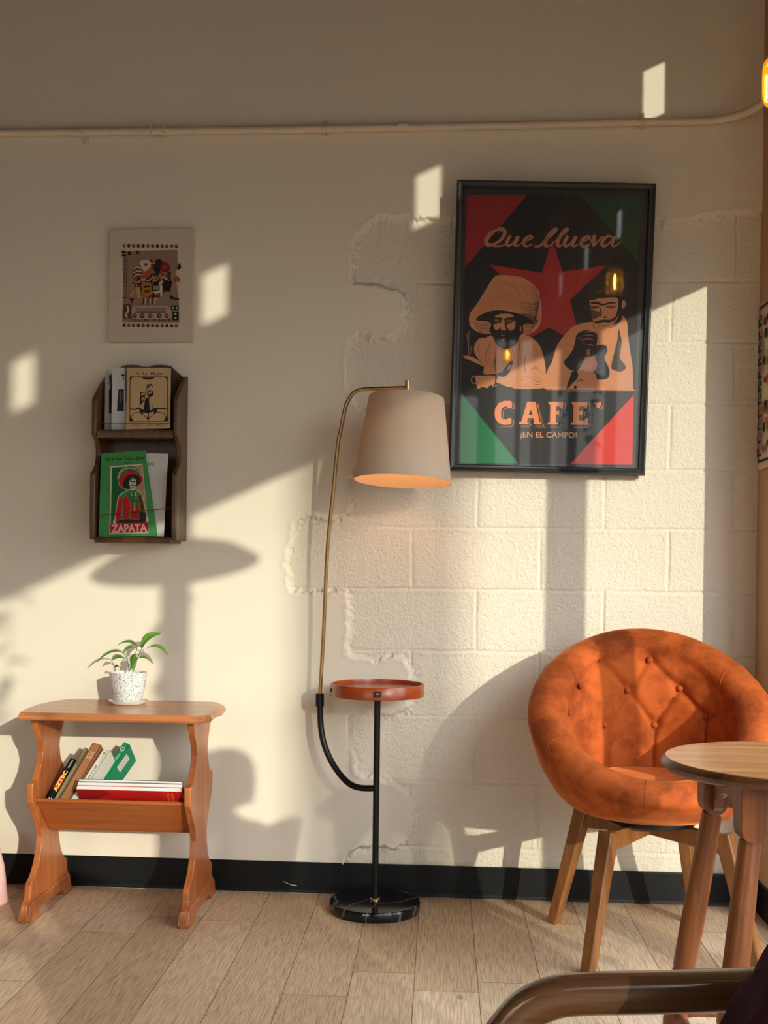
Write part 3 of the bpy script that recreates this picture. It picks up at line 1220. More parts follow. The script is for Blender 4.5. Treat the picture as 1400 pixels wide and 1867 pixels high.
# lower black arm
J0 = P(690, 1437, LD)
CL = P(583, 1280, .078)
mid = [P(655, 1436, .14), P(632, 1425, .122), P(608, 1395, .10), P(592, 1360, .086), P(585, 1325, .079)]
path = [Vector((LX, -LD, J0.z))] + mid + [CL]
MB().tube(catmull(path, 8), .0098, 16).build('lower_arm', M_BLACKM, lamp)
mb = MB()
mb.tube([P(583, 1288, .078), P(583, 1264, .078)], .0135, 20)
mb.build('clamp', M_BLACKM, lamp, bevel=.002)
path = [P(583, 1266, .078), P(590, 1150, .09), P(597, 1000, .112), P(607, 900, .13), P(616, 810, .147), P(620, 790, .15), P(629, 745, .16), P(634, 732, .162), P(642, 719, .165), P(653, 712, .17), P(668, 709.5, .175), P(705, 708, .187), P(742, 707, .20)]
MB().tube(catmull(path, 6), .0062, 14).build('upper_arm', M_BRASS, lamp)
SC = P(742, 707, .20)
mb = MB()
mb.tube([SC + Vector((.001, 0, .021)), SC + Vector((0, 0, -.03))], .0078, 18)
mb.build('swivel', M_BRASS, lamp)
# shade, tipped a little
m, q = newmat('linen_shade', .9, 0, .1)
v = q.coord(scale=(60, 60, 900))
c = q.mix(q.noise(v, 1.2, 2), srgb((200, 183, 162)), srgb((216, 200, 180)))
q.l(c, q.b.inputs['Base Color'])
tl = q.add('BsdfTranslucent')
tl.inputs['Color'].default_value = srgb((236, 206, 168))
ms = q.add('MixShader')
ms.inputs[0].default_value = .14
q.l(q.b.outputs[0], ms.inputs[1])
q.l(tl.outputs[0], ms.inputs[2])
q.l(ms.outputs[0], q.n['Material Output'].inputs[0])
M_SHADE = m
top_c = P(741, 726, .20)
Mt = (Matrix.Rotation(-.050, 3, 'Y') @ Matrix.Rotation(-.062, 3, 'X')).to_4x4()
Mt = (Matrix.Rotation(.034, 3, 'Y') @ Matrix.Rotation(-.062, 3, 'X'))
rt_, rb_, hs = .1135, .1465, .252
mb = MB()
prof = []
for k in range(9):
    t = k / 8
    prof.append((rt_ + (rb_ - rt_) * t, -hs * t))
mb.lathe([(rt_ - .0035, -.001), (rt_ - .001, .0012)] + prof + [(rb_ + .0006, -hs - .001), (rb_ - .0016, -hs - .001)] + [(r - .0016, z) for r, z in reversed(prof)] + [(rt_ - .0035, -.001)], top_c, 96, M=Mt)
shd = mb.build('lamp_shade', M_SHADE, lamp, smooth=60)
mb = MB()
for a in range(3):
    an = a * 2 * PI / 3 + .5
    mb.tube([top_c + Mt @ Vector((0, 0, -.012)), top_c + Mt @ Vector((math.cos(an) * (rt_ - .001), math.sin(an) * (rt_ - .001), -.004))], .0015, 6)
mb.build('spider_fitting', M_BRASS, shd)
m, q = newmat('warm_bulb', .4)
q.b.inputs['Emission Color'].default_value = (1, .50, .20, 1)
q.b.inputs['Emission Strength'].default_value = 26
M_BULB = m
bc = top_c + Mt @ Vector((0, 0, -.105))
mb = MB()
mb.lathe([(0, -.055), (.018, -.05), (.029, -.032), (.030, -.015), (.022, .01), (.013, .025), (.013, .045), (0, .045)], bc, 20)
mb.build('bulb', M_BULB, shd)
MB().tube([bc + Vector((0, 0, .045)), SC + Vector((0, 0, -.028))], .012, 12).build('lamp_holder', M_BLACKM, shd)

# ------------------------------------------------------------ wall rack
RXL, RXR = P(163, 850, .14).x, P(342, 850, 0).x
RXL = P(163, 900, .14).x
RXR = P(341, 900, 0).x
RB_ = 1.124
RT = P(342, 686, 0).z
rack = thing('wall_rack', 'dark wooden two-tier magazine rack hanging on the wall above the side table', 'wall rack', ((RXL + RXR) / 2, 0, RB_))


def rz(yy, d=.135):
    return P(300, 650 + yy / 5.187, d).z


side = [(0.001, RB_), (.135, RB_), (.138, rz(1500)), (.138, rz(1115)), (.128, rz(1090)), (.094, rz(1010)), (.086, rz(930)), (.088, rz(860)), (.100, rz(800)), (.118, rz(765)), (.130, rz(745)), (.130, rz(400)), (.122, rz(375)), (.06, rz(262, .06)), (.001, RT)]
for x0 in (RXL, RXR - .016):
    mb = MB()
    mb.prism([(-d, z) for d, z in side], lambda u, v, t, x0=x0: Vector((x0 + t, u, v)), 0, .016)
    mb.build('side_panel', M_WRACK, rack, smooth=45, bevel=.004, seg=3)
# back board with two scallops
bx0, bx1 = RXL + .016, RXR - .016
pts = [(bx0, RB_ + .01), (bx1, RB_ + .01), (bx1, RT - .004)]
t1a, t1b = P(130 + 940 / 5.187, 700, .005).x, P(130 + 745 / 5.187, 700, .005).x
t0a, t0b = P(130 + 672 / 5.187, 700, .005).x, P(130 + 478 / 5.187, 700, .005).x
zt = P(250, 650 + 100 / 5.187, .005).z
pts.append((t1a, zt + .003))
for k in range(9):
    a = PI * k / 8
    pts.append(((t1a + t1b) / 2 + (t1a - t1b) / 2 * math.cos(a), zt + .006 * math.sin(a)))
for k in range(9):
    a = PI * k / 8
    pts.append(((t0a + t0b) / 2 + (t0a - t0b) / 2 * math.cos(a), zt + .006 * math.sin(a)))
pts.append((bx0, RT - .004))
mb = MB()
mb.prism(pts, lambda u, v, t: Vector((u, -t, v)), .002, .012)
mb.build('back_board', M_WRACK, rack, smooth=30)
for (ya, yb_, dd_) in ((690, 770, .128), (1712, 1768, .134)):
    za, zb_ = rz(ya), rz(yb_)
    mb = MB()
    mb.box2((bx0, -.118, zb_ + .002), (bx1, -.012, zb_ + .010))
    mb.build('shelf', M_WRACK, rack, smooth=0)
    mb = MB()
    mb.prism([(-dd_, zb_), (-dd_ - .003, (za + zb_) / 2), (-dd_, za), (-dd_ + .012, za), (-dd_ + .012, zb_)], lambda u, v, t: Vector((t, u, v)), bx0, bx1)
    mb.build('front_lip', M_WRACK, rack, smooth=60, bevel=.002)
M_CORD = plain('brown_cord', (72, 44, 26), .8)
MB().tube([P(130 + 190 / 5.187, 650 + 630 / 5.187, .125), P(130 + 930 / 5.187, 650 + 630 / 5.187, .125)], .0011, 6).build('cord', M_CORD, rack)
MB().tube([P(130 + 190 / 5.187, 650 + 1508 / 5.187, .133), P(130 + 560 / 5.187, 650 + 1478 / 5.187, .133), P(130 + 930 / 5.187, 650 + 1434 / 5.187, .133)], .0013, 6).build('cord', M_CORD, rack)


# booklets in the rack: sheets with a printed front
def booklet(name, label, corners, d, col, group, draw=None, thick=.004, conv=None, rad=0, pg=(228, 226, 220)):
    """corners TL, TR, BR, BL in photo pixels at distance d(top), d(bottom)"""
    dt, db = d
    C3 = [P(*corners[0], dt), P(*corners[1], dt), P(*corners[2], db), P(*corners[3], db)]
    org = (C3[2] + C3[3]) / 2
    t = thing(name, label, 'booklet', org, group=group)
    nr = (C3[1] - C3[0]).cross(C3[3] - C3[0]).normalized()
    if nr.y > 0: nr = -nr
    _r = fw + cr * ((corners[2][0] - 700) / FPX) - cu * ((corners[2][1] - HZ) / FPX)
    C3[2] = CAM + _r * ((C3[0] - CAM).dot(nr) / _r.dot(nr))
    mb = MB()
    b4 = [c - nr * thick for c in C3]
    mb.add(C3 + b4, [(0, 1, 2, 3), (7, 6, 5, 4), (0, 4, 5, 1), (1, 5, 6, 2), (2, 6, 7, 3), (3, 7, 4, 0)], srgb(pg))
    mb.build('pages', M_INK, t, smooth=0)
    y0 = [C3[0], C3[1], C3[2], C3[3]]

    def to3(u, v, k):
        # intersect the photo ray with the sheet plane: u, v are photo pixels
        r_ = fw + cr * ((u - 700) / FPX) - cu * ((v - HZ) / FPX)
        s_ = (C3[0] - CAM).dot(nr) / r_.dot(nr)
        return CAM + r_ * s_ + nr * (k + .0002)
    p = Print(to3)
    p.poly(corners, col).up()
    if draw: draw(p)
    p.build('cover', M_INK, t, smooth=0)
    return t


K = lambda x, y: (130 + x / 5.187, 650 + y / 5.187)
GR = 'booklets standing in the wall rack'


def dr_w1(p):
    p.poly([K(356, 310), K(384, 305), K(380, 540), K(356, 540)], (36, 36, 40))
    p.text('NOTAS', *K(340, 240), *K(380, 262), (90, 90, 92))


def dr_w2(p):
    p.poly([K(445, 310), K(497, 310), K(497, 515), K(432, 515)], (40, 40, 42)).up()
    p.poly([K(456, 330), K(470, 325), K(470, 430), K(456, 440)], (110, 110, 112))
    p.poly([K(480, 340), K(494, 345), K(494, 400), K(480, 410)], (90, 90, 92))
    p.stroke([K(425, 425), K(450, 425)], .8, (40, 40, 42))
    p.ell(*K(488, 178), 3.2, 2.2, (50, 50, 54))
    p.stroke([K(495, 200), K(497, 225)], 1.2, (60, 60, 64))


def dr_mujer(p):
    dk, rd = (34, 28, 26), (140, 38, 24)
    p.text('A  La  Mujer', *K(606, 148), *K(872, 183), rd, shear=.15, offset=.01)
    for a, b in (((556, 192), (910, 192)), ((556, 192), (553, 612)), ((908, 192), (910, 612)), ((548, 612), (912, 612))):
        p.stroke([K(*a), K(*b)], 1.3, dk, curve=False)
    for (x, y, sx_, sy_) in ((556, 192, 1, 1), (908, 192, -1, 1), (552, 612, 1, -1), (910, 612, -1, -1)):
        p.poly([K(x, y), K(x + 40 * sx_, y), K(x + 12 * sx_, y + 14 * sy_), K(x, y + 45 * sy_)], dk)
    p.poly([K(*a) for a in crm([(665, 196), (730, 200), (790, 196), (765, 214), (730, 220), (690, 212)], 4)], dk)
    # lower flourishes
    p.stroke([K(556, 495), K(600, 500), K(640, 488), K(670, 512), K(728, 520), K(790, 500), K(830, 490), K(905, 498)], [2, 2.4, 3, 5, 6, 5, 3, 2], dk)
    p.poly([K(640, 500), K(668, 560), K(690, 510)], dk)
    p.poly([K(770, 505), K(790, 552), K(820, 495)], dk)
    p.stroke([K(728, 515), K(728, 560), K(722, 600)], 2.2, dk)
    p.ell(*K(726, 585), 2.6, 2.6, dk)
    p.stroke([K(556, 590), K(590, 540), K(650, 530), K(715, 580)], 1.1, dk)
    p.stroke([K(905, 590), K(870, 540), K(800, 530), K(742, 580)], 1.1, dk)
    p.poly([K(552, 612), K(560, 560), K(590, 612)], dk)
    p.poly([K(910, 612), K(902, 560), K(872, 612)], dk)
    # standing woman with rifle and child
    tan = (196, 164, 120)
    p.poly([K(*a) for a in crm([(700, 400), (745, 385), (760, 430), (775, 490), (780, 515), (690, 515), (692, 450)], 4)], dk).up()
    p.poly([K(*a) for a in crm([(735, 395), (752, 400), (762, 440), (768, 500), (745, 505), (738, 450)], 3)], tan)
    p.ell(*K(747, 283), 4.2, 4.8, dk).up()
    p.ell(*K(750, 294), 2.7, 4.0, tan).up()
    p.poly([K(*a) for a in crm([(722, 325), (750, 318), (776, 335), (770, 372), (738, 384), (718, 360)], 3)], dk).up()
    p.poly([K(728, 335), K(760, 330), K(758, 348), K(732, 355)], tan)
    p.stroke([K(722, 262), K(700, 352), K(688, 400)], 1.6, dk)
    p.ell(*K(665, 352), 3.4, 3.4, dk).up()
    p.ell(*K(670, 358), 2, 2.6, tan)
    p.poly([K(*a) for a in crm([(655, 372), (685, 368), (692, 410), (680, 430), (650, 462), (648, 430)], 3)], dk).up()
    p.poly([K(668, 385), K(684, 385), K(680, 420), K(664, 415)], tan)
    p.stroke([K(672, 440), K(680, 500)], 3, tan)
    p.text('Vicente   Linda   Magon', *K(575, 642), *K(885, 664), (70, 54, 44), shear=.2)


booklet('booklet', 'pale grey booklet at the far left of the upper tier', [K(322, 150), K(345, 118), K(400, 690), K(315, 690)], (.062, .082), (196, 194, 192), GR, dr_w1)
booklet('booklet', 'white booklet with a dark photo, between grey booklet and tan cover in the upper tier', [K(388, 106), K(505, 106), K(520, 690), K(380, 690)], (.084, .102), (214, 213, 214), GR, dr_w2)
booklet('booklet', 'white booklet mostly hidden, only its edge showing left of the tan cover', [K(495, 112), K(700, 108), K(700, 690), K(506, 690)], (.076, .092), (150, 140, 140), GR)
booklet('booklet', 'tan booklet titled A La Mujer with ink drawing, upper tier', [K(530, 106), K(938, 108), K(934, 680), K(516, 690)], (.100, .118), (202, 170, 126), GR, dr_mujer)
Z = lambda x, y: (170 + x / 10.37, 810 + y / 10.37)


def dr_wz(p):
    p.text('PATA', *Z(1040, 350), *Z(1152, 405), (30, 30, 30), offset=.02)


def dr_zap(p):
    gd, gr, crm_, red, dk = (14, 92, 44), (58, 132, 66), (196, 190, 160), (182, 18, 26), (12, 40, 26)
    p.text('"Plan de Ayala," Emiliano Zapata', *Z(215, 240), *Z(970, 318), (16, 40, 22), offset=.02, rot=-.045)
    p.text('(1911)', *Z(580, 335), *Z(722, 388), (16, 40, 22), offset=.02, rot=-.03)
    p.poly([Z(322, 412), Z(930, 372), Z(1050, 1678), Z(304, 1706)], crm_).up()
    p.poly([Z(356, 440), Z(700, 418), Z(760, 1480), Z(330, 1500)], gd).up()
    p.poly([Z(690, 418), Z(918, 392), Z(1030, 1480), Z(740, 1480)], (168, 128, 106)).up()
    p.text('LIBERTAD Y JUSTICIA', *Z(160, 930), *Z(480, 950), (16, 40, 22), rot=-PI / 2)
    # hat
    p.poly([Z(*a) for a in crm([(455, 640), (480, 540), (560, 450), (680, 408), (800, 420), (900, 500), (948, 620), (900, 740), (800, 810), (700, 850), (600, 850), (500, 790)])], (196, 180, 140)).up()
    p.poly([Z(*a) for a in crm([(462, 640), (490, 545), (565, 458), (680, 416), (798, 428), (892, 505), (940, 620), (895, 735), (800, 800), (700, 842), (600, 842), (508, 785)])], (74, 100, 58)).up()
    rr = random.Random(5)
    for k in range(26):
        a = PI + PI * k / 25
        x, y = 700 + 215 * math.cos(a), 640 + 190 * math.sin(a)
        p.ell(*Z(x, y), 1.5, 1.2, (186, 170, 130), n=6)
    for k in range(9):
        p.poly([Z(650 + 26 * k, 500), Z(662 + 26 * k, 470), Z(672 + 26 * k, 500)], dk)
    p.up()
    p.poly([Z(*a) for a in crm([(505, 760), (520, 640), (600, 560), (700, 520), (830, 560), (940, 640), (900, 740), (830, 790), (700, 800), (570, 815)])], red).up()
    p.poly([Z(*a) for a in crm([(560, 800), (590, 680), (660, 595), (760, 570), (860, 600), (900, 690), (840, 780), (760, 830), (640, 850)])], dk).up()
    # face
    p.poly([Z(*a) for a in crm([(690, 660), (740, 635), (800, 660), (812, 740), (800, 820), (750, 850), (700, 820), (682, 740)])], crm_).up()
    p.poly([Z(*a) for a in crm([(690, 655), (745, 640), (800, 665), (790, 672), (740, 660), (694, 690)], 3)], dk)
    p.ell(*Z(722, 705), 2.6, 1.4, dk, n=8)
    p.ell(*Z(782, 705), 2.4, 1.4, dk, n=8)
    p.poly([Z(744, 700), Z(757, 700), Z(762, 752), Z(742, 752)], (120, 130, 96))
    p.poly([Z(*a) for a in crm([(690, 800), (720, 768), (752, 762), (785, 768), (812, 795), (780, 790), (752, 782), (720, 790)], 3)], dk)
    p.ell(*Z(750, 815), 2.2, .9, dk, n=8)
    # body
    p.poly([Z(*a) for a in crm([(420, 1500), (410, 1380), (440, 1160), (480, 980), (600, 890), (700, 850), (810, 860), (920, 930), (960, 1080), (1000, 1300), (1010, 1480)])] , crm_).up()
    p.poly([Z(*a) for a in [(430, 1495), (422, 1380), (450, 1160), (488, 990), (600, 902), (680, 865), (800, 868), (910, 935), (950, 1080), (990, 1300), (1000, 1480)]], gr).up()
    p.poly([Z(*a) for a in [(430, 1495), (425, 1380), (455, 1160), (490, 995), (560, 1010), (545, 1200), (530, 1360), (510, 1495)]], red)
    p.poly([Z(*a) for a in crm([(565, 1250), (560, 1080), (600, 985), (640, 1000), (700, 1130), (690, 1330), (640, 1420), (575, 1400)])], red)
    p.poly([Z(*a) for a in [(725, 1100), (760, 1060), (850, 1150), (880, 1260), (860, 1440), (700, 1400), (715, 1240)]], red)
    p.poly([Z(*a) for a in [(850, 980), (900, 960), (960, 1180), (980, 1260), (900, 1250), (880, 1100)]], (110, 30, 26))
    p.up()
    p.poly([Z(*a) for a in [(640, 930), (700, 900), (760, 1000), (870, 1160), (840, 1160), (720, 1140), (660, 1010)]], (70, 96, 60)).up()
    p.poly([Z(*a) for a in [(700, 895), (745, 970), (740, 985), (705, 930)]], crm_)
    p.poly([Z(*a) for a in [(790, 895), (818, 940), (812, 990), (775, 950)]], crm_)
    p.poly([Z(*a) for a in [(745, 900), (785, 900), (775, 1000), (755, 1010)]], gd)
    p.poly([Z(*a) for a in crm([(890, 1280), (960, 1250), (1000, 1330), (990, 1450), (900, 1470), (870, 1400)])], dk)
    p.poly([Z(*a) for a in [(510, 1430), (690, 1420), (930, 1450), (990, 1480), (430, 1500)]], dk)
    for k in range(5):
        p.ell(*Z(782, 1120 + k * 30), 1.2, 1.2, crm_, n=6)
    for k in range(14):
        x = 560 + rr.random() * 330
        y = 1000 + rr.random() * 380
        p.stroke([Z(x, y), Z(x + 25, y + 60)], .7, dk)
    p.stroke([Z(560, 1260), Z(680, 1275)], .9, dk)
    p.ell(*Z(540, 1322), 1.4, 1.4, crm_, n=8)
    p.ell(*Z(960, 1275), 1.3, 1.3, crm_, n=8)
    p.up()
    p.poly([Z(320, 1508), Z(1038, 1476), Z(1044, 1658), Z(318, 1678)], (178, 20, 30)).up()
    p.text('ZAPATA', *Z(342, 1512), *Z(1018, 1662), (226, 178, 160), offset=.035, rot=-.035)


booklet('booklet', 'white booklet with black lettering behind the green one in the lower tier', [Z(960, 165), Z(1412, 178), Z(1330, 1745), Z(900, 1745)], (.085, .112), (204, 200, 194), GR, dr_wz)
booklet('booklet', 'green booklet with a man in a wide hat and red title block, lower tier', [Z(150, 172), Z(985, 115), Z(1222, 1732), Z(100, 1755)], (.098, .118), (64, 140, 74), GR, dr_zap)

# ------------------------------------------------------------ canvas print above the rack
TL, TR, BR, BL = P(198, 418, .02), P(353, 418, .02), P(352, 623, .02), P(197, 623, .02)
cv = thing('canvas_print', 'small cream canvas with dense codex-style red and black figures, above the wall rack', 'picture', ((TL.x + TR.x) / 2, -.001, (TL.z + BL.z) / 2))
mb = MB()
mb.box2((BL.x, -.02, BL.z), (TR.x, -.001, TL.z))
mb.build('canvas', M_CREAM, cv, smooth=0, bevel=.0012)
G = lambda x, y: (210 + x / 10.77, 435 + y / 10.77)


def cvto(u, v, k):
    p = P(u, v, .02)
    return Vector((p.x, -.0202 - k, p.z))


p = Print(cvto, step=.00001)
bk, dr, wh, ochre, ora, grn, blu = (28, 18, 18), (112, 26, 26), (206, 190, 168), (172, 120, 40), (184, 82, 36), (34, 52, 40), (34, 32, 54)
p.poly([G(165, 250), G(1220, 220), G(1260, 1650), G(140, 1640)], (150, 124, 104)).up()
for row, ys_ in ((0, 140), (1, 1700)):
    for k in range(12):
        x = 175 + k * 93.5
        c_ = dr if (k * 7 + row * 3) % 5 else (140, 70, 60)
        p.ell(*G(x, ys_ + k * .8), 3.3, 3.3, c_, n=14)
        p.up()
        if (k + row) % 3 != 1:
            p.ell(*G(x + 5, ys_ - 4), 1.3, 1.3, (178, 130, 110), n=8)
        else:
            p.ell(*G(x, ys_), 1.1, 1.1, bk, n=8)
p.up()
rr = random.Random(11)


def glyph(x, y, s_, c1, c2):
    k = rr.randrange(6)
    if k == 0:
        p.poly([G(x - s_, y - s_), G(x + s_, y - s_ * .8), G(x + s_ * .8, y + s_), G(x - s_, y + s_ * .9)], c1)
        p.layer += .3
        p.ell(*G(x, y), s_ * .045, s_ * .045, c2, n=8)
    elif k == 1:
        p.ell(*G(x, y), s_ * .09, s_ * .08, c1, n=12)
        p.layer += .3
        p.ell(*G(x, y), s_ * .05, s_ * .045, c2, n=10)
    elif k == 2:
        for j in range(4):
            p.stroke([G(x - s_, y - s_ + j * s_ * .55), G(x + s_, y - s_ * .8 + j * s_ * .55)], 1.6, c1 if j % 2 else c2)
    elif k == 3:
        p.poly([G(x, y - s_ * 1.3), G(x + s_ * .9, y), G(x, y + s_ * 1.3), G(x - s_ * .9, y)], c1)
        p.layer += .3
        p.stroke([G(x - s_ * .4, y), G(x + s_ * .4, y)], 1.5, c2)
    elif k == 4:
        p.stroke([G(x + s_ * math.cos(t), y + s_ * .9 * math.sin(t)) for t in (0, 1, 2, 3, 4.2, 5)], 2.4, c1)
        p.ell(*G(x, y), 1.6, 1.6, c2, n=8)
    else:
        for j in range(3):
            a = rr.random() * 6
            p.stroke([G(x, y), G(x + s_ * 1.3 * math.cos(a), y + s_ * 1.3 * math.sin(a))], [3, 1.4], c1)
        p.layer += .3
        p.ell(*G(x, y), 1.9, 1.9, c2, n=8)


cs = [bk, dr, wh, ochre, ora, grn, blu, (96, 40, 40), wh, bk]
for k in range(330):
    # figures crowd along two diagonals of the sheet
    t = rr.random()
    x = 360 + rr.random() * 720
    y = 420 + rr.random() * 760
    if abs((x - 720) / 420) + abs((y - 780) / 480) > 1.08: continue
    a, b = rr.choice(cs), rr.choice(cs)
    glyph(x, y, 16 + rr.random() * 24, a, b)
p.up()
# seated figure: pale mask, ochre torso, feathered fan
p.poly([G(*a) for a in crm([(480, 500), (520, 430), (620, 420), (690, 480), (690, 580), (640, 660), (560, 640), (540, 590)])], wh).up()
p.ell(*G(608, 515), 2.8, 2.8, bk).up()
p.ell(*G(612, 515), 1.1, 1.1, wh)
p.poly([G(*a) for a in crm([(640, 620), (720, 530), (710, 680), (660, 760), (560, 760), (530, 680)])], ora).up()
for k in range(6):
    p.stroke([G(540, 600 + k * 28), G(440, 570 + k * 34), G(370, 590 + k * 42)], 2.2, wh if k % 2 == 0 else dr)
p.poly([G(*a) for a in crm([(780, 500), (850, 400), (920, 440), (900, 600), (860, 690), (770, 650)])], (34, 26, 40)).up()
p.poly([G(*a) for a in crm([(900, 470), (1000, 470), (1080, 560), (1040, 660), (930, 650), (880, 580)])], dr).up()
for k in range(9):
    a = k * .7
    p.stroke([G(980, 570), G(980 + 90 * math.cos(a), 570 + 80 * math.sin(a))], 1.2, (176, 60, 50))
p.poly([G(530, 880), G(700, 860), G(730, 1080), G(640, 1150), G(530, 1120)], ochre).up()
p.poly([G(560, 930), G(690, 930), G(690, 960), G(560, 970)], bk)
p.poly([G(560, 1020), G(700, 1010), G(660, 1060), G(580, 1060)], dr)
p.poly([G(735, 850), G(1110, 830), G(1120, 870), G(1080, 1050), G(740, 1020)], bk).up()
p.stroke([G(760, 1060), G(880, 1040), G(910, 960), G(880, 880), G(940, 860)], 4.5, wh)
p.stroke([G(915, 960), G(905, 1130)], 4, wh)
for k in range(4):
    p.stroke([G(770 + 40 * k, 930), G(760 + 40 * k, 1010)], 1.4, wh)
p.poly([G(410, 960), G(480, 960), G(520, 1170), G(440, 1180)], (190, 160, 90))
p.stroke([G(390, 1030), G(290, 1150)], 3, (190, 160, 90))
for k in range(6):
    p.stroke([G(560 + 45 * k, 1170), G(550 + 45 * k, 1300)], 2.2, wh if k % 2 else dr)
# spear, tally marks, left column
p.poly([G(1265, 475), G(1300, 570), G(1250, 620), G(1215, 590)], bk)
p.stroke([G(1235, 610), G(1205, 740)], 4, wh)
p.ell(*G(1215, 810), 6, 5.5, (160, 80, 66)).up()
p.stroke([G(1218, 830), G(1248, 1160)], 1.8, wh)
p.poly([G(1070, 1100), G(1160, 1160), G(1270, 1190), G(1270, 1210), G(1090, 1190)], bk)
for k, (x, y, w1, h1) in enumerate(((130, 245, 80, 40), (130, 310, 85, 40), (255, 260, 50, 70), (415, 240, 25, 70), (455, 240, 20, 70))):
    p.poly([G(x, y), G(x + w1, y), G(x + w1, y + h1), G(x, y + h1)], bk)
for k in range(7):
    y = 400 + k * 80
    p.stroke([G(160, y), G(200, y - 20), G(240, y), G(210, y + 40), G(170, y + 30)], 1.2, (100, 62, 56))
for k in range(5):
    p.ell(*G(215, 870 + k * 65), 1.4, 1.7, (120, 60, 54), n=8)
p.poly([G(150, 1150), G(300, 1170), G(380, 1180), G(330, 1280), G(280, 1180), G(150, 1170)], dr)
# lower register
p.poly([G(170, 1290), G(320, 1290), G(320, 1570), G(150, 1570)], (96, 62, 34)).up()
p.stroke([G(240, 1320), G(260, 1420), G(210, 1500), G(250, 1550)], 3, wh)
p.poly([G(*a) for a in crm([(340, 1360), (440, 1330), (900, 1320), (1060, 1350), (1100, 1450), (1060, 1580), (700, 1600), (380, 1590), (330, 1480)])], (184, 158, 142)).up()
for k in range(4):
    y = 1365 + k * 27
    p.poly([G(400, y), G(1000, y), G(1000, y + 12), G(400, y + 12)], (60, 30, 34))
p.up()
for x, c_ in ((385, dr), (535, bk), (690, (70, 60, 60)), (870, bk), (1010, dr)):
    p.ell(*G(x, 1520), 4.2, 4.2, c_)
    p.up()
    p.ell(*G(x, 1512), 2, 1.7, (190, 160, 140), n=10)
for k in range(16):
    p.poly([G(330 + k * 48, 1580), G(360 + k * 48, 1580), G(354 + k * 48, 1625), G(336 + k * 48, 1620)], bk if k % 2 else (100, 60, 56))
p.poly([G(1100, 1320), G(1255, 1320), G(1255, 1410), G(1100, 1410)], bk)
p.poly([G(1130, 1440), G(1250, 1440), G(1250, 1610), G(1130, 1610)], bk).up()
for (x, y) in ((1140, 1365), (1212, 1365), (1187, 1482), (1187, 1562)):
    p.ell(*G(x, y), 2, 2, wh, n=10)
p.build('artwork', M_INK, cv, smooth=0)

# ------------------------------------------------------------ framed poster
PW, PH = .613, .899
pcx, pcz = .285, 1.799
LEAN, TILT = math.radians(2.7), math.radians(.95)
po = thing('framed_poster', 'large black framed poster reading Que llueva Cafe, with two figures and a red star', 'framed poster', (pcx, -.049, pcz))
po.rotation_euler = (LEAN, TILT, math.radians(2.0))
MP = Matrix.LocRotScale(Vector((pcx, -.049, pcz)), po.rotation_euler.to_quaternion(), None)


def PL(u, v, h):
    """u right, v up, h out from the poster plane towards the room"""
    return MP @ Vector((u, -h, v))


fwid = .0215
sect = [(0, -.014), (0, .012), (.003, .0165), (.006, .017), (.0165, .0125), (.0185, .0125), (.0215, .008), (.0215, -.002), (.014, -.002), (.014, -.014)]
mb = MB()
co = [(-PW / 2, -PH / 2, 1, 1), (PW / 2, -PH / 2, -1, 1), (PW / 2, PH / 2, -1, -1), (-PW / 2, PH / 2, 1, -1)]
V, F = [], []
for (x, z, sx_, sz_) in co:
    for (a, h) in sect:
        V.append(PL(x + a * sx_, z + a * sz_, h))
ns = len(sect)
for i in range(4):
    for k in range(ns):
        a, b = i * ns, ((i + 1) % 4) * ns
        F.append((a + k, b + k, b + (k + 1) % ns, a + (k + 1) % ns))
mb.add(V, F)
mb.build('frame', M_FRAME, po, smooth=25)
mb = MB()
hx, hz = PW / 2 - .014, PH / 2 - .014
V = [PL(x, z, h) for h in (-.010, -.004) for (x, z) in ((-hx, -hz), (hx, -hz), (hx, hz), (-hx, hz))]
mb.add(V, [(3, 2, 1, 0), (4, 5, 6, 7), (0, 1, 5, 4), (1, 2, 6, 5), (2, 3, 7, 6), (3, 0, 4, 7)])
mb.build('backing_board', plain('black_card', (34, 32, 34), .6, var=.05), po, smooth=0)
mb = MB()
mb.add([PL(-hx, -hz, .004), PL(hx, -hz, .004), PL(hx, hz, .004), PL(-hx, hz, .004)], [(0, 1, 2, 3)])
mb.build('glazing', M_GLASSP, po, smooth=0)

ct, stt = math.cos(.0155), math.sin(.0155)


def pc_(x, y):
    x, y = x - 652, y - 924
    return ((x * ct + y * stt) / 1958, -(y * ct - x * stt) / 1958)


p = Print(lambda u, v, k: PL(u, v, -.0036 + k), step=.00002)
A = lambda x, y: pc_(100 + .4289 * x, 533.6 + .4289 * y)
B = lambda x, y: pc_(633.7 + .5002 * x, 400.2 + .5002 * y)
Cc = lambda x, y: pc_(100 + .8338 * x, 1133.9 + .8338 * y)
Gq = lambda x, y: pc_(166.8 + .7146 * x, 233.5 + .7146 * y)
BLK, RED, GRN, ORG = (20, 20, 24), (176, 34, 34), (20, 120, 76), (206, 138, 96)
p.poly([(128, 118), (1188, 112), (1166, 1746), (108, 1746)], BLK, pc_).up()
p.poly([(128, 118), (493, 118), (122, 555)], (150, 28, 32), pc_)
p.poly([(818, 118), (1188, 112), (1176, 520)], (26, 62, 40), pc_)
p.poly([(112, 1318), (108, 1746), (468, 1746)], GRN, pc_)
p.poly([(1166, 1318), (1166, 1746), (788, 1746)], (214, 52, 44), pc_).up()
p.poly([(652, 385), (716, 578), (985, 538), (765, 746), (842, 1020), (640, 915), (480, 1005), (500, 745), (272, 538), (592, 586)], (170, 34, 34), pc_).up()

# script title, drawn as pen strokes
TC = (186, 118, 88)


def sc(pts, w_):
    p.stroke([Gq(*q) for q in pts], [k * .7146 / 1958 for k in w_] if isinstance(w_, list) else w_ * .7146 / 1958, TC)


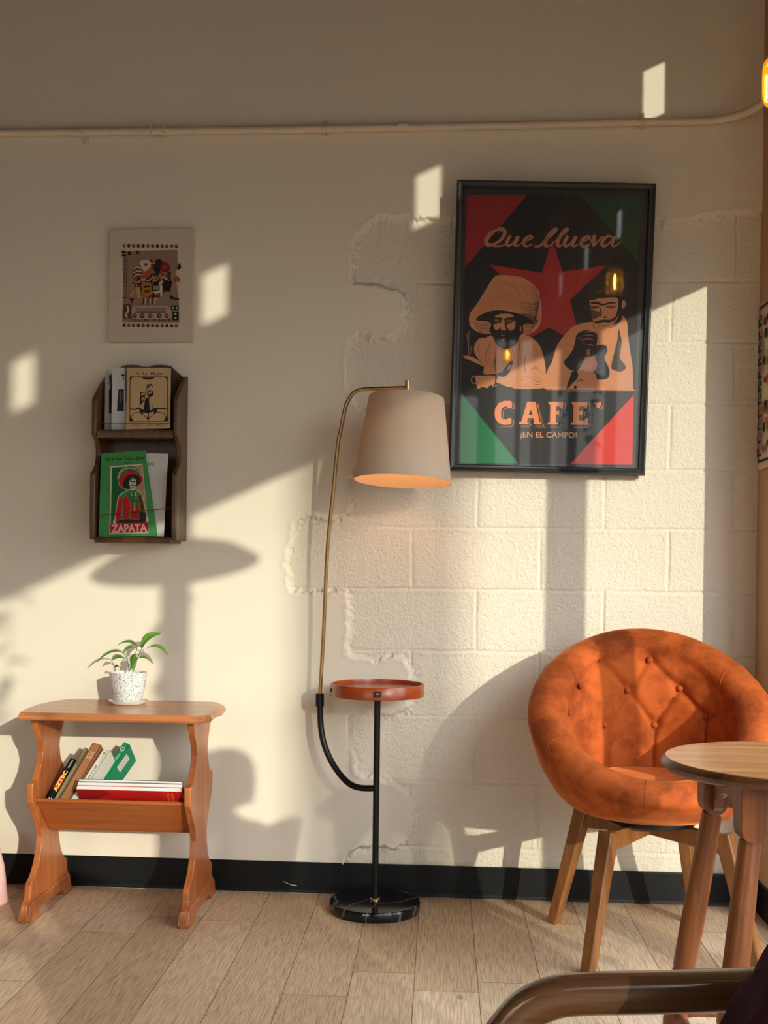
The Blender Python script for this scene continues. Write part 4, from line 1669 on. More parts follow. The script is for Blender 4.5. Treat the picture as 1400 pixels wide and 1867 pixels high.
sc([(250, 150), (215, 130), (150, 165), (115, 225), (130, 258), (185, 250), (240, 215), (272, 165), (262, 125), (225, 118), (185, 140)], [10, 20, 34, 36, 32, 22, 26, 32, 26, 16, 10])
sc([(120, 235), (165, 262), (215, 268), (260, 262), (290, 240)], [10, 16, 16, 12, 7])
sc([(322, 178), (300, 215), (288, 250), (310, 264), (345, 240), (378, 190)], [26, 28, 26, 20, 14, 22])
sc([(392, 182), (372, 220), (358, 252), (376, 266), (408, 250)], [26, 28, 26, 16, 7])
sc([(408, 244), (448, 225), (496, 205), (505, 186), (478, 184), (446, 210), (434, 250), (462, 268), (510, 248)], [7, 12, 18, 16, 20, 30, 28, 16, 8])
sc([(525, 268), (575, 262), (640, 200), (705, 140), (715, 118), (690, 124), (650, 170), (622, 225), (620, 262), (655, 262), (690, 235)], [14, 20, 26, 20, 14, 20, 30, 32, 26, 14, 8])
sc([(680, 245), (740, 190), (800, 140), (808, 118), (782, 126), (745, 180), (722, 235), (730, 265), (762, 258)], [8, 14, 20, 15, 20, 30, 32, 24, 10])
sc([(812, 178), (790, 215), (778, 250), (800, 266), (835, 240), (868, 190)], [26, 28, 26, 20, 14, 22])
sc([(882, 182), (862, 220), (848, 252), (868, 266), (898, 250)], [26, 28, 26, 16, 7])
sc([(898, 244), (940, 225), (985, 205), (994, 186), (966, 184), (935, 210), (924, 250), (950, 268), (995, 248)], [7, 12, 18, 16, 20, 30, 28, 16, 8])
sc([(1000, 240), (1022, 190), (1035, 182), (1030, 225), (1026, 262), (1065, 225), (1100, 185), (1112, 200)], [8, 20, 26, 28, 20, 14, 12, 8])
sc([(1190, 190), (1155, 178), (1115, 205), (1098, 245), (1120, 264), (1160, 240), (1200, 190)], [12, 20, 28, 30, 22, 14, 16])
sc([(1212, 182), (1190, 225), (1186, 255), (1210, 262), (1262, 225)], [24, 26, 22, 13, 5])
p.up()

# left figure: hat
p.poly(crm([(500, 165), (560, 155), (700, 160), (900, 200), (1090, 350), (1130, 500), (1150, 640), (1150, 780), (1100, 900), (990, 985), (900, 985), (860, 900), (500, 900), (440, 985), (300, 980), (180, 920), (125, 830), (135, 700), (220, 580), (330, 400), (440, 220)], 5), ORG, A).up()
p.poly(crm([(235, 800), (250, 740), (400, 670), (560, 650), (760, 680), (920, 730), (1030, 800), (1060, 840), (900, 850), (860, 980), (440, 980), (430, 830)], 5), BLK, A).up()
rr = random.Random(2)
for k in range(13):
    o_ = k * 17
    p.stroke([A(560 - 18 * k, 640 - o_), A(830, 690 - o_ * .95), A(1010, 760 - o_), A(1098 - k * 1.5, 850 - o_ * 1.6)][1:], [.0002, .0014, .0024, .0010], BLK)
for k in range(10):
    p.stroke([A(1130 - k * 8, 420 + k * 40), A(1105 - k * 8, 520 + k * 38), A(1112 - k * 10, 600 + k * 34)], .0018, BLK)
for k in range(7):
    y = 830 + k * 24
    p.stroke([A(190 + k * 14, y - 12), A(280 + k * 8, y + 12), A(430, y + 10)], .0012, BLK)
    p.stroke([A(900, y + 16), A(1000, y + 14), A(1105 - k * 16, y - 30)], .0012, BLK)
for k in range(5):
    p.stroke([A(215 + k * 4, 790 - k * 34), A(330, 690 - k * 36), A(480, 640 - k * 38)], .0006, (150, 84, 50))
p.up()
for k in range(15):
    f_ = k / 14
    p.stroke([A(235 + 250 * f_, 560 - 370 * f_ + 30), A(480 + 130 * f_, 560 - 330 * f_ + 20), A(760 + 60 * f_, 600 - 330 * f_), A(1080 - 40 * f_, 720 - 360 * f_ - 40)], [.0004, .0010, .0012, .0014], (158, 98, 66))
for k in range(12):
    p.stroke([A(1000 + k * 8, 300 + k * 44), A(1060 + k * 6, 350 + k * 40), A(1100 + k * 3, 420 + k * 36)], [.0005, .0016, .0006], BLK)
for k in range(9):
    p.stroke([A(820 + k * 22, 690 + k * 12), A(930 + k * 16, 700 + k * 13), A(1040 + k * 9, 720 + k * 13)], [.0004, .0014, .0008], BLK)
p.up()
# left face: dark with lit planes
p.poly(crm([(450, 800), (470, 720), (560, 680), (760, 700), (850, 800), (860, 930), (800, 1090), (680, 1190), (580, 1180), (480, 1080), (440, 940)], 5), BLK, A).up()
p.poly(crm([(480, 750), (560, 705), (700, 700), (760, 740), (680, 752), (620, 770), (560, 752)], 4), ORG, A)
p.poly(crm([(470, 860), (520, 840), (570, 830), (580, 880), (540, 920), (500, 930)], 4), ORG, A)
p.poly(crm([(655, 860), (720, 830), (780, 800), (775, 880), (740, 940), (690, 920)], 4), ORG, A)
p.poly(crm([(585, 790), (625, 790), (632, 870), (650, 925), (600, 935), (575, 910)], 4), ORG, A)
p.poly(crm([(470, 790), (520, 782), (560, 800), (520, 818)], 3), (150, 92, 60), A)
p.poly(crm([(640, 800), (700, 785), (750, 795), (690, 822)], 3), (150, 92, 60), A)
p.poly([(580, 1000), (640, 1005), (632, 1016), (585, 1014)], (170, 104, 68), A)
p.poly(crm([(580, 1070), (620, 1045), (640, 1075), (600, 1085)], 3), (150, 92, 60), A)
p.poly([(852, 860), (866, 900), (862, 950), (846, 930)], ORG, A)
p.up()
p.stroke([A(500, 800), A(530, 806), A(550, 800)], .0014, BLK)
p.stroke([A(660, 802), A(700, 808), A(735, 800)], .0014, BLK)
p.stroke([A(720, 880), A(735, 930), A(740, 1000)], .0012, BLK)
p.up()
# poncho
p.poly(crm([(260, 1060), (360, 1040), (450, 1010), (520, 1140), (600, 1200), (700, 1190), (800, 1130), (870, 990), (960, 1010), (1080, 1080), (1150, 1180), (1190, 1300), (1220, 1440), (1225, 1560), (1190, 1700), (1160, 1755), (790, 1760), (740, 1690), (700, 1680), (530, 1680), (530, 1560), (350, 1560), (340, 1440), (220, 1280), (200, 1170)], 4), ORG, A).up()
for (pts_, wd) in (([(430, 1090), (400, 1200), (370, 1300), (350, 1440)], 5), ([(510, 1190), (505, 1400), (520, 1560)], 7), ([(760, 1190), (720, 1300), (700, 1330)], 4),
                   ([(860, 1060), (840, 1200), (830, 1400), (832, 1510)], 4), ([(940, 1260), (920, 1400), (935, 1520)], 5), ([(270, 1120), (265, 1200), (280, 1290)], 4),
                   ([(480, 1120), (560, 1210), (660, 1210), (790, 1160), (850, 1060)], 3), ([(980, 1510), (1060, 1470), (1150, 1500), (1190, 1560)], 3),
                   ([(1000, 1480), (1080, 1450), (1140, 1470)], 3), ([(1060, 1620), (1120, 1660), (1180, 1640)], 4), ([(690, 1260), (740, 1310), (790, 1300)], 3)):
    p.stroke([A(*q) for q in pts_], [wd * .4289 / 1958 * .6, wd * .4289 / 1958 * 1.8, wd * .4289 / 1958], BLK)
for k in range(14):
    x = 300 + rr.random() * 200
    y = 1180 + rr.random() * 200
    p.stroke([A(x, y), A(x - 8, y + 60 + rr.random() * 90)], .0005, BLK)
for k in range(26):
    x = 780 + rr.random() * 380
    y = 1580 + rr.random() * 160
    p.stroke([A(x, y), A(x + 20 + rr.random() * 30, y + rr.random() * 8)], .0006, BLK)
for k in range(16):
    x = 850 + rr.random() * 270
    y = 1120 + rr.random() * 330
    p.stroke([A(x, y), A(x + 10, y + 35)], .0004, BLK)
p.poly(crm([(660, 1440), (720, 1380), (760, 1370), (740, 1450), (700, 1540), (640, 1590), (560, 1580), (540, 1540), (600, 1530)], 4), BLK, A)
p.poly(crm([(690, 1450), (725, 1420), (715, 1480), (690, 1500)], 3), ORG, A)
# hand at the left, cup, ladle
p.poly(crm([(40, 1310), (130, 1300), (230, 1340), (300, 1390), (330, 1440), (250, 1410), (160, 1370)], 3), ORG, A)
for (x, y, r_) in ((75, 1400, 2.2), (175, 1465, 2.6), (212, 1472, 2.2), (120, 1420, 1.8), (250, 1500, 1.6)):
    p.ell(*A(x, y), r_ / 1958, r_ * .7 / 1958, ORG, n=8)
p.stroke([A(125, 950), A(120, 1080), A(125, 1280)], .0014, ORG)
p.stroke([A(85, 980), A(100, 1040), A(110, 1100)], .0012, ORG)
p.stroke([A(160, 1160), A(150, 1280)], .0012, ORG)
p.poly(crm([(225, 1590), (260, 1580), (490, 1578), (505, 1600), (500, 1700), (430, 1720), (400, 1755), (330, 1740), (270, 1765), (250, 1740), (235, 1680)], 3), ORG, A)
p.stroke([A(232, 1610), A(190, 1595), A(168, 1640), (A(195, 1690)), A(245, 1685)], .0024, ORG)
p.poly(crm([(545, 1660), (600, 1640), (720, 1640), (760, 1700), (720, 1740), (600, 1700)], 3), ORG, A)
for x in (480, 520, 680, 720):
    p.ell(*A(x, 1725), .0016, .0024, (230, 160, 110), n=8)
p.up()

# right figure: cloak, head, hands
p.poly(crm([(0, 1570), (60, 1440), (120, 1240), (280, 1040), (400, 980), (560, 960), (720, 1010), (880, 950), (900, 880), (960, 960), (970, 1080), (1000, 1280), (1040, 1500), (1050, 1760), (1040, 1790), (0, 1785)], 4), ORG, B).up()
p.poly(crm([(520, 800), (500, 700), (560, 680), (800, 660), (850, 700), (870, 800), (850, 900), (800, 980), (740, 1030), (620, 1020), (550, 950)], 4), ORG, B).up()
p.poly(crm([(480, 560), (510, 470), (600, 390), (720, 370), (850, 440), (880, 540), (860, 640), (700, 650), (560, 690), (490, 690)], 4), (40, 32, 30), B)
p.poly(crm([(850, 640), (940, 700), (940, 780), (890, 820), (840, 900), (800, 960), (830, 860), (850, 740)], 4), BLK, B)
p.poly(crm([(900, 700), (935, 710), (930, 780), (895, 790)], 3), ORG, B)
p.poly(crm([(515, 720), (600, 710), (660, 740), (760, 715), (830, 730), (760, 738), (690, 755), (650, 760), (580, 745), (530, 745)], 3), BLK, B)
p.poly(crm([(510, 760), (560, 765), (620, 770), (600, 795), (540, 800)], 3), (90, 58, 42), B)
p.poly(crm([(700, 765), (760, 760), (820, 765), (790, 790), (720, 790)], 3), (110, 72, 52), B)
p.poly(crm([(520, 800), (570, 820), (620, 840), (600, 900), (550, 930), (530, 880)], 3), (110, 66, 46), B)
p.poly(crm([(636, 780), (655, 860), (630, 900), (610, 880)], 3), (90, 56, 42), B)
p.poly(crm([(660, 900), (710, 890), (715, 905), (680, 912)], 3), BLK, B)
p.poly(crm([(560, 960), (620, 940), (680, 930), (760, 930), (820, 890), (800, 940), (740, 965), (680, 960), (600, 980)], 3), BLK, B)
p.stroke([B(610, 1005), B(670, 1000), B(720, 1005)], .0012, BLK)
p.stroke([B(560, 960), B(550, 1000), B(580, 1030)], .0012, BLK)
p.stroke([B(740, 1030), B(820, 1000), B(870, 930)], .0016, BLK)
for k in range(10):
    p.stroke([B(530 + k * 4, 830 + k * 10), B(560 + k * 6, 826 + k * 12)], .0007, BLK)
for k in range(12):
    p.stroke([B(560 + k * 22, 560 + (k % 3) * 16), B(575 + k * 22, 600 + (k % 4) * 10)], .0007, (150, 92, 60))
p.up()
# hands around a cob
p.poly(crm([(350, 1120), (420, 1070), (500, 1060), (600, 1110), (600, 1200), (580, 1360), (470, 1380), (440, 1440), (380, 1540), (300, 1550), (230, 1500), (205, 1440), (260, 1370), (320, 1270)], 4), BLK, B).up()
for (y, x0_, x1_) in ((1085, 440, 590), (1130, 420, 600), (1175, 400, 590), (1245, 470, 570)):
    p.stroke([B(x0_, y), B((x0_ + x1_) / 2, y - 12), B(x1_, y + 6)], [.001, .0032, .001], (170, 106, 70))
p.poly([(480, 1290), (520, 1290), (515, 1360), (478, 1365)], (150, 94, 62), B)
for k in range(6):
    p.stroke([B(360 + k * 10, 1150 + k * 14), B(400 + k * 12, 1140 + k * 14)], .001, (150, 94, 62))
p.poly(crm([(600, 1250), (700, 1240), (730, 1300), (700, 1400), (760, 1540), (740, 1640), (620, 1660), (600, 1600), (560, 1560), (610, 1480), (580, 1380)], 4), BLK, B)
p.poly(crm([(590, 1430), (610, 1460), (590, 1500), (600, 1540), (560, 1540), (570, 1490)], 3), ORG, B)
for (x, y) in ((640, 1560), (670, 1540), (620, 1500), (680, 1580), (650, 1600)):
    p.ell(*B(x, y), .0014, .001, (220, 180, 150), n=6)
p.poly(crm([(860, 1040), (900, 1200), (880, 1380), (960, 1500), (900, 1560), (820, 1540), (780, 1500), (820, 1300), (850, 1160)], 4), (60, 52, 50), B)
for k in range(16):
    p.stroke([B(870 - k * 1, 1180 + k * 14), B(920 - k * 2, 1165 + k * 14)], .0008, BLK)
p.poly(crm([(350, 1540), (380, 1600), (360, 1660), (300, 1720), (240, 1790), (260, 1690), (300, 1600)], 3), BLK, B)
for k in range(8):
    p.poly([(300 - k * 6, 1560 + k * 22), (340 - k * 4, 1570 + k * 22), (300 - k * 8, 1590 + k * 22)], BLK, B)
p.up()
p.poly(crm([(350, 1690), (400, 1665), (680, 1660), (690, 1690), (680, 1780), (640, 1790), (370, 1785)], 3), ORG, B)
p.ell(*B(345, 1750), .0098, .0115, ORG, n=16)
p.up()
p.ell(*B(348, 1752), .0048, .0055, BLK, n=12)
p.stroke([B(370, 1690), B(400, 1665), B(450, 1672)], .002, BLK)
p.poly([(0, 1780), (1050, 1786), (1050, 1800), (0, 1800)], (120, 70, 48), B)
p.up()

# CAFE lettering with engraved shade lines
LC = (232, 140, 84)


def shaded(poly_list, holes=()):
    for q in poly_list:
        for s_ in (10, 18):
            p.poly([(x + s_ * .9, y + s_ * .45) for x, y in q], LC if s_ == 18 else BLK, Cc)
    p.up()


def letter(polys):
    for s_, c_ in ((17, LC), (13.5, BLK)):
        for q in polys:
            p.poly([(x + s_, y + s_ * .6) for x, y in q], c_, Cc)
        p.up()
    for j in range(7):
        p.poly([(min(x for q in polys for x, y in q) + 4, 300 + j * 25), (max(x for q in polys for x, y in q) + 17, 300 + j * 25), (max(x for q in polys for x, y in q) + 17, 303 + j * 25), (min(x for q in polys for x, y in q) + 4, 303 + j * 25)], BLK, Cc) if False else None
    for q in polys:
        p.poly(q, LC, Cc)
    p.up()


# C
outer = [(388, 292), (380, 275), (330, 275), (290, 292), (265, 330), (260, 370), (268, 410), (295, 440), (335, 452), (375, 448), (386, 440), (386, 402), (366, 400), (350, 412), (325, 412), (312, 395), (308, 362), (314, 330), (330, 318), (350, 316), (368, 330), (388, 322)]
letter([outer])
letter([[(500, 280), (560, 280), (592, 428), (608, 430), (608, 446), (548, 446), (548, 430), (552, 428), (548, 400), (506, 400), (500, 428), (512, 430), (512, 446), (440, 446), (440, 430), (458, 428)]])
p.poly([(524, 335), (540, 376), (512, 376)], BLK, Cc)
letter([[(655, 280), (762, 280), (762, 326), (744, 326), (740, 312), (712, 312), (712, 344), (736, 344), (736, 372), (712, 372), (712, 428), (728, 430), (728, 446), (652, 446), (652, 430), (668, 428), (668, 300), (655, 296)]])
letter([[(824, 280), (940, 280), (940, 326), (922, 326), (918, 312), (880, 312), (880, 344), (908, 344), (908, 372), (880, 372), (880, 414), (922, 414), (928, 398), (946, 398), (946, 446), (824, 446), (824, 430), (838, 428), (838, 300), (824, 296)]])
letter([[(986, 280), (1042, 280), (1030, 322), (1012, 322)]])
for (x0_, x1_) in ((300, 395), (455, 515), (560, 640), (670, 735), (840, 950)):
    p.stroke([Cc(x0_, 466), Cc(x1_, 466)], .0009, LC, curve=False)
for k in range(11):
    p.stroke([Cc(566 + k * 3.6, 296 + k * 13), Cc(584 + k * 3.6, 296 + k * 13)], .0008, LC, curve=False)
for k in range(7):
    p.stroke([Cc(308, 330 + k * 11), Cc(326 - (k % 3) * 5, 330 + k * 11)], .0007, BLK, curve=False)
p.up()
p.text('¡EN EL CAMPO!', 455, 500, 866, 552, (214, 150, 118), Cc, offset=.008)
p.build('poster_print', M_INK, po, smooth=0)

# ------------------------------------------------------------ hanging textile on the return wall beside the corner
hz0, hz1 = P(1389, 858, .01).z, P(1389, 553, .01).z
ht = thing('wall_textile', 'cream textile with black fretwork border hanging on the return wall at the right edge', 'wall hanging', (XR - .002, -.13, (hz0 + hz1) / 2))
mb = MB()
V, F = [], []
ny, nz = 14, 30
for i in range(ny + 1):
    for k in range(nz + 1):
        y = -.012 - .235 * i / ny
        z = hz0 + (hz1 - hz0) * k / nz
        V.append((XR - .006 - .004 * math.sin(k * .5 + i * .3) * (1 - i / ny * .5), y, z))
for i in range(ny):
    for k in range(nz):
        a = i * (nz + 1) + k
        F.append((a, a + 1, a + nz + 2, a + nz + 1))
mb.add(V, F)
o_ = mb.build('cloth', plain('natural_linen', (214, 196, 166), .9, var=.05, bump=.3, bscale=400), ht, smooth=180)
so_ = o_.modifiers.new('thickness', 'SOLIDIFY')
so_.thickness = .003
p = Print(lambda u, v, k: Vector((XR - .0125 - k, -.012 - u, hz0 + v)))
L_, Hh = .235, hz1 - hz0
p.poly([(.018, .018), (.026, .018), (.026, Hh - .018), (.018, Hh - .018)], (28, 22, 22))
p.poly([(.018, .02), (L_ - .02, .02), (L_ - .02, .028), (.018, .028)], (28, 22, 22))
p.poly([(.018, Hh - .02), (L_ - .02, Hh - .02), (L_ - .02, Hh - .028), (.018, Hh - .028)], (28, 22, 22))
for k in range(11):
    v = .04 + k * (Hh - .08) / 11
    p.poly([(.010, v), (.05, v), (.05, v + .008), (.018, v + .008), (.018, v + .026), (.010, v + .026)], (28, 22, 22))
    p.poly([(.034, v + .016), (.046, v + .016), (.046, v + .034), (.034, v + .034)], (28, 22, 22) if k % 3 else (190, 96, 40))
for k in range(30):
    p.ell(.08 + rr.random() * .12, .05 + rr.random() * (Hh - .1), .008 + rr.random() * .012, .008 + rr.random() * .01, rr.choice([(28, 22, 22), (140, 44, 34), (190, 96, 40), (28, 22, 22)]), n=8)
p.build('pattern', M_INK, ht, smooth=0)

# ------------------------------------------------------------ orange tub chair
CX0, CY0 = .545, -.425
ch = thing('tub_chair', 'round orange velvet tub chair with button-tufted back and splayed wooden legs', 'chair', (CX0, CY0, 0))
CHROT = math.radians(-3)
hf, hb, RC, RT_ = .452, .812, .285, .056


def chair_pt(phi, r, z):
    a = phi + CHROT
    # phi = 0 faces the room (-y)
    return Vector((CX0 + r * math.sin(a), CY0 - r * math.cos(a), z))


def rim_h(phi):
    return hf + (hb - hf) * (1 - math.cos(phi)) / 2


SEATZ = .455
BUT = []
# tufting: buttons placed on the inner back in (angle from back centre, height)


def px_phi(px, py):
    """angle and height on the inner back surface under a photo pixel"""
    best = None
    for i in range(-95, 96):
        a = math.radians(180 + i)
        for j in range(0, 60):
            z = .46 + j * .0062
            q = inner(a, z)
            if q is None: continue
            c = q - CAM
            dpx = 700 + FPX * c.dot(cr) / c.dot(fw)
            dpy = HZ - FPX * c.dot(cu) / c.dot(fw)
            e = (dpx - px) ** 2 + (dpy - py) ** 2
            if best is None or e < best[0]: best = (e, a, z)
    return best[1], best[2]


def inner_r(phi, z):
    """radius of inner back wall at height z"""
    H_ = rim_h(phi)
    t = (z - SEATZ) / max(.02, (H_ - .012 - SEATZ))
    t = max(0, min(1, t))
    return .205 + (RC - RT_ - .205 + .006) * (t ** .8)


def inner(phi, z):
    if z > rim_h(phi) + .01: return None
    return chair_pt(phi, inner_r(phi, z), z)


bpx = [(1097, 1199), (1185, 1201), (1061, 1250), (1144, 1258), (1240, 1254), (1040, 1300), (1103, 1320), (1193, 1322), (1287, 1308)]
BUT = [px_phi(*q) for q in bpx]
SEAMS = [(0, 2), (2, 5), (0, 3), (3, 6), (1, 3), (1, 4), (4, 7), (3, 7), (4, 8)]
segs = [(BUT[a], BUT[b]) for a, b in SEAMS]
for i in (6, 7):
    segs.append((BUT[i], (BUT[i][0] + (-.02 if i == 6 else .02), SEATZ)))
segs.append((BUT[8], (BUT[8][0] + .10 * (1 if BUT[8][0] > BUT[7][0] else -1), SEATZ + .02)))
# seams running out over the rim from the outer buttons
for i, tgt in ((0, -.12), (1, .12), (2, -.2), (4, .2), (5, -.2), (8, .25)):
    pass


def tuft(phi, z):
    d = 0
    R0 = .25
    for (pa_, za) in BUT:
        q = ((phi - pa_) * R0) ** 2 + (z - za) ** 2
        d += .013 * math.exp(-q / (2 * .016 ** 2))
    m = 0
    for (p0, z0), (p1, z1) in segs:
        ax, az = p0 * R0, z0
        bx, bz = p1 * R0, z1
        x_, y_ = phi * R0, z
        ex, ez = bx - ax, bz - az
        t = max(0, min(1, ((x_ - ax) * ex + (y_ - az) * ez) / (ex * ex + ez * ez)))
        q = math.hypot(x_ - ax - ex * t, y_ - az - ez * t)
        m = max(m, math.exp(-q / .0068))
    return min(.021, d + .014 * m)


NPHI = 260
V, F = [], []
rows = None
for i in range(NPHI):
    phi = 2 * PI * i / NPHI
    H_ = rim_h(phi)
    pr = []
    zb = .372
    back = (1 - math.cos(phi)) / 2
    # outer shell from the bottom centre to the rim
    base_pts = [(0, zb), (.09, zb), (.165, zb + .004), (.215, zb + .018), (.262, zb + .050 + .02 * back)]
    if back < .12:
        base_pts[-1] = (.275, zb + .040)
    outer_top = (RC + RT_, H_ + .004)
    ctl = [(r, z) for r, z in base_pts]
    zmid = zb + .05 + (H_ - zb - .05) * .5
    if H_ - zb > .13: ctl.append((.262 + (RC + RT_ - .262) * .62, zmid))
    cc = catmull([(a, b, 0) for a, b in ctl + [outer_top]], 5)
    # resample to fixed count
    L = [0]
    for a, b in zip(cc, cc[1:]): L.append(L[-1] + (b - a).length)
    for k in range(26):
        t = L[-1] * k / 25
        j = max(0, min(len(L) - 2, next((n_ for n_ in range(len(L) - 1) if L[n_ + 1] >= t), len(L) - 2)))
        f_ = (t - L[j]) / max(1e-9, L[j + 1] - L[j])
        q = cc[j].lerp(cc[j + 1], f_)
        pr.append((q.x, q.y))
    for k in range(1, 16):
        a = PI * k / 16 * 1.05
        pr.append((RC + RT_ * math.cos(a), H_ + .004 + RT_ * math.sin(a) * 1.02))
    ztop = H_ - .008
    zlo = SEATZ - .02
    for k in range(46):
        t = k / 45
        z = ztop + (zlo - ztop) * t
        r = inner_r(phi, z)
        if z < SEATZ: r = .205
        # bulge between the tufts
        bul = .014 * math.sin(PI * min(1, max(0, (z - SEATZ) / max(.05, H_ - SEATZ)))) * back
        dd_ = tuft(phi, z) if back > .2 and z > SEATZ - .005 else 0
        pr.append((r - bul + dd_, z))
    pr.append((.12, zlo - .004))
    if rows is None: rows = len(pr)
    for r, z in pr:
        # vertical piping seams on the rim
        V.append(chair_pt(phi, r, z))
for i in range(NPHI):
    j = (i + 1) % NPHI
    for k in range(rows - 1):
        F.append((i * rows + k, j * rows + k, j * rows + k + 1, i * rows + k + 1))
mb = MB()
mb.add(V, F)
sh = mb.build('upholstered_shell', M_VEL, ch, smooth=180)
# seat cushion, domed, with welt
prof = [(0, SEATZ + .026), (.08, SEATZ + .026), (.15, SEATZ + .022), (.19, SEATZ + .012), (.208, SEATZ - .002), (.210, SEATZ - .012), (.205, SEATZ - .03), (0, SEATZ - .034)]
pp_ = catmull([(a, b, 0) for a, b in prof], 4)
mb = MB()
mb.lathe([(max(0, q.x), q.y) for q in pp_], (CX0, CY0, 0), 96)
mb.build('seat_cushion', M_VEL, ch, smooth=180)
# piping where the rim panels meet
for phi in (math.radians(-9), math.radians(118), math.radians(-118), math.radians(60), math.radians(-60)):
    H_ = rim_h(phi)
    pts = []
    for k in range(0, 22):
        a = -.9 + (PI * 1.05 + .9) * k / 21
        pts.append(chair_pt(phi, RC + (RT_ + .0004) * math.cos(a), H_ + .004 + (RT_ * 1.02 + .0004) * math.sin(a)))
    MB().tube(pts[2:], .0011, 6).build('seam_piping', M_VEL, ch)
# buttons
for (pa_, za) in BUT:
    q = inner(pa_, za)
    c = Vector((CX0, CY0, q.z))
    inw = (c - q).normalized()
    q = q - inw * .004
    R_ = inw.to_track_quat('Z', 'Y').to_matrix()
    MB().lathe([(.0085, -.003), (.0095, .001), (.008, .0045), (.004, .0065), (0, .007)], q + inw * .001, 18, M=R_).build('button', M_VEL, ch, smooth=180)
# base: swivel plate, crossed rails, four legs
mb = MB()
mb.lathe([(0, .352), (.12, .352), (.125, .356), (.125, .372), (0, .378)], (CX0, CY0, 0), 40)
mb.build('swivel_plate', M_BLACKM, ch)
feet = [Vector((.352, -.645, 0)), Vector((.300, -.222, 0)), Vector((.722, -.190, 0)), Vector((.795, -.615, 0))]
tops = [Vector((.413, -.568, .352)), Vector((.378, -.280, .352)), Vector((.668, -.255, .352)), Vector((.715, -.560, .352))]
for a, b in ((0, 2), (1, 3)):
    A_, B_ = tops[a], tops[b]
    d = (B_ - A_).normalized()
    nn_ = Vector((-d.y, d.x, 0))
    mb = MB()
    hh = .046 if a == 0 else .0455
    mid_ = (A_ + B_) / 2
    sec = [(A_ + d * .01, .352, .300), (mid_, .352, .316), (B_ - d * .01, .352, .300)]
    V = []
    for (q, zt_, zb_) in sec:
        for s_ in (-.0135, .0135):
            V += [Vector((q.x + nn_.x * s_, q.y + nn_.y * s_, zt_)), Vector((q.x + nn_.x * s_, q.y + nn_.y * s_, zb_))]
    F = []
    for k in (0, 4):
        F += [(k, k + 4, k + 5, k + 1), (k + 2, k + 3, k + 7, k + 6), (k, k + 2, k + 6, k + 4), (k + 1, k + 5, k + 7, k + 3)]
    F += [(0, 1, 3, 2), (8, 10, 11, 9)]
    mb.add(V, F)
    mb.build('cross_rail', M_WLEG, ch, smooth=30, bevel=.003)
for f_, t_ in zip(feet, tops):
    out = Vector((t_.x - CX0, t_.y - CY0, 0)).normalized()
    sq = [(-1, -1), (1, -1), (1, 1), (-1, 1)]
    mb = MB()
    mb.tube([f_, f_.lerp(t_, .5), t_], [.0155, .018, .021], sect=sq, up=out)
    mb.build('leg', M_WLEG, ch, smooth=30, bevel=.004, seg=3)

# ------------------------------------------------------------ small round table on turned legs
tcx, tcy, tz1, tr = .650, -1.372, .68, .247
rt = thing('round_table', 'small round dark-edged wooden table with splayed turned legs in front of the orange chair', 'table', (tcx, tcy, 0))
mb = MB()
mb.lathe([(0, tz1), (tr - .012, tz1), (tr - .0105, tz1 - .0004)], (tcx, tcy, 0), 120)
mb.lathe([(tr - .0105, tz1 - .0006), (tr - .003, tz1 - .004), (tr, tz1 - .011), (tr - .003, tz1 - .019), (tr - .010, tz1 - .024), (0, tz1 - .024)], (tcx, tcy, 0), 120)
mb = MB()
mb.mi = 0
mb.lathe([(0, tz1 + .0002), (tr - .010, tz1 + .0002), (tr - .0098, tz1 - .001), (0, tz1 - .001)], (tcx, tcy, 0), 120)
mb.build('table_top', M_WTABT, rt, smooth=30)
mb = MB()
mb.lathe([(tr - .011, tz1 - .0005), (tr - .004, tz1 - .0035), (tr, tz1 - .011), (tr - .004, tz1 - .019), (tr - .012, tz1 - .025), (0, tz1 - .025), (0, tz1 - .0012)], (tcx, tcy, 0), 120)
mb.build('top_edge', M_WTABE, rt, smooth=50)
hwq = .118
Rq = Matrix.Rotation(YAW, 3, 'Z')
cor = [(-hwq, hwq), (-hwq, -hwq), (hwq, -hwq), (hwq, hwq)]
for i, (a, b) in enumerate(cor):
    c = Vector((tcx, tcy, 0)) + Rq @ Vector((a, b, 0))
    leg_m = MB()
    # square block with rounded foot
    bw = .0245
    pf = [(-bw, tz1 - .025), (bw, tz1 - .025), (bw, .575), (bw - .003, .562), (bw - .012, .553), (0, .550), (-bw + .012, .553), (-bw + .003, .562), (-bw, .575)]
    leg_m.prism(pf, lambda u, v, t, c=c: c + Rq @ Vector((u, t, v)), -bw, bw)
    outd = Rq @ Vector((math.copysign(.075, a), math.copysign(.055, b), 0))
    top_ = c + Vector((0, 0, .553))
    bot_ = c + outd * 1.0
    ax = (bot_ - top_)
    ks = [(0, .0200), (.06, .0205), (.2, .0225), (.42, .0235), (.585, .0232), (.592, .0215), (.60, .0215), (.607, .0225), (.70, .0235), (.80, .024), (.84, .021), (.86, .0195), (.875, .0225), (.93, .0215), (.96, .019), (1, .016)]
    leg_m.tube([top_ + ax * k for k, _ in ks], [r for _, r in ks], 20)
    leg_m.build('leg', M_WTAB, rt, smooth=40, bevel=.002)
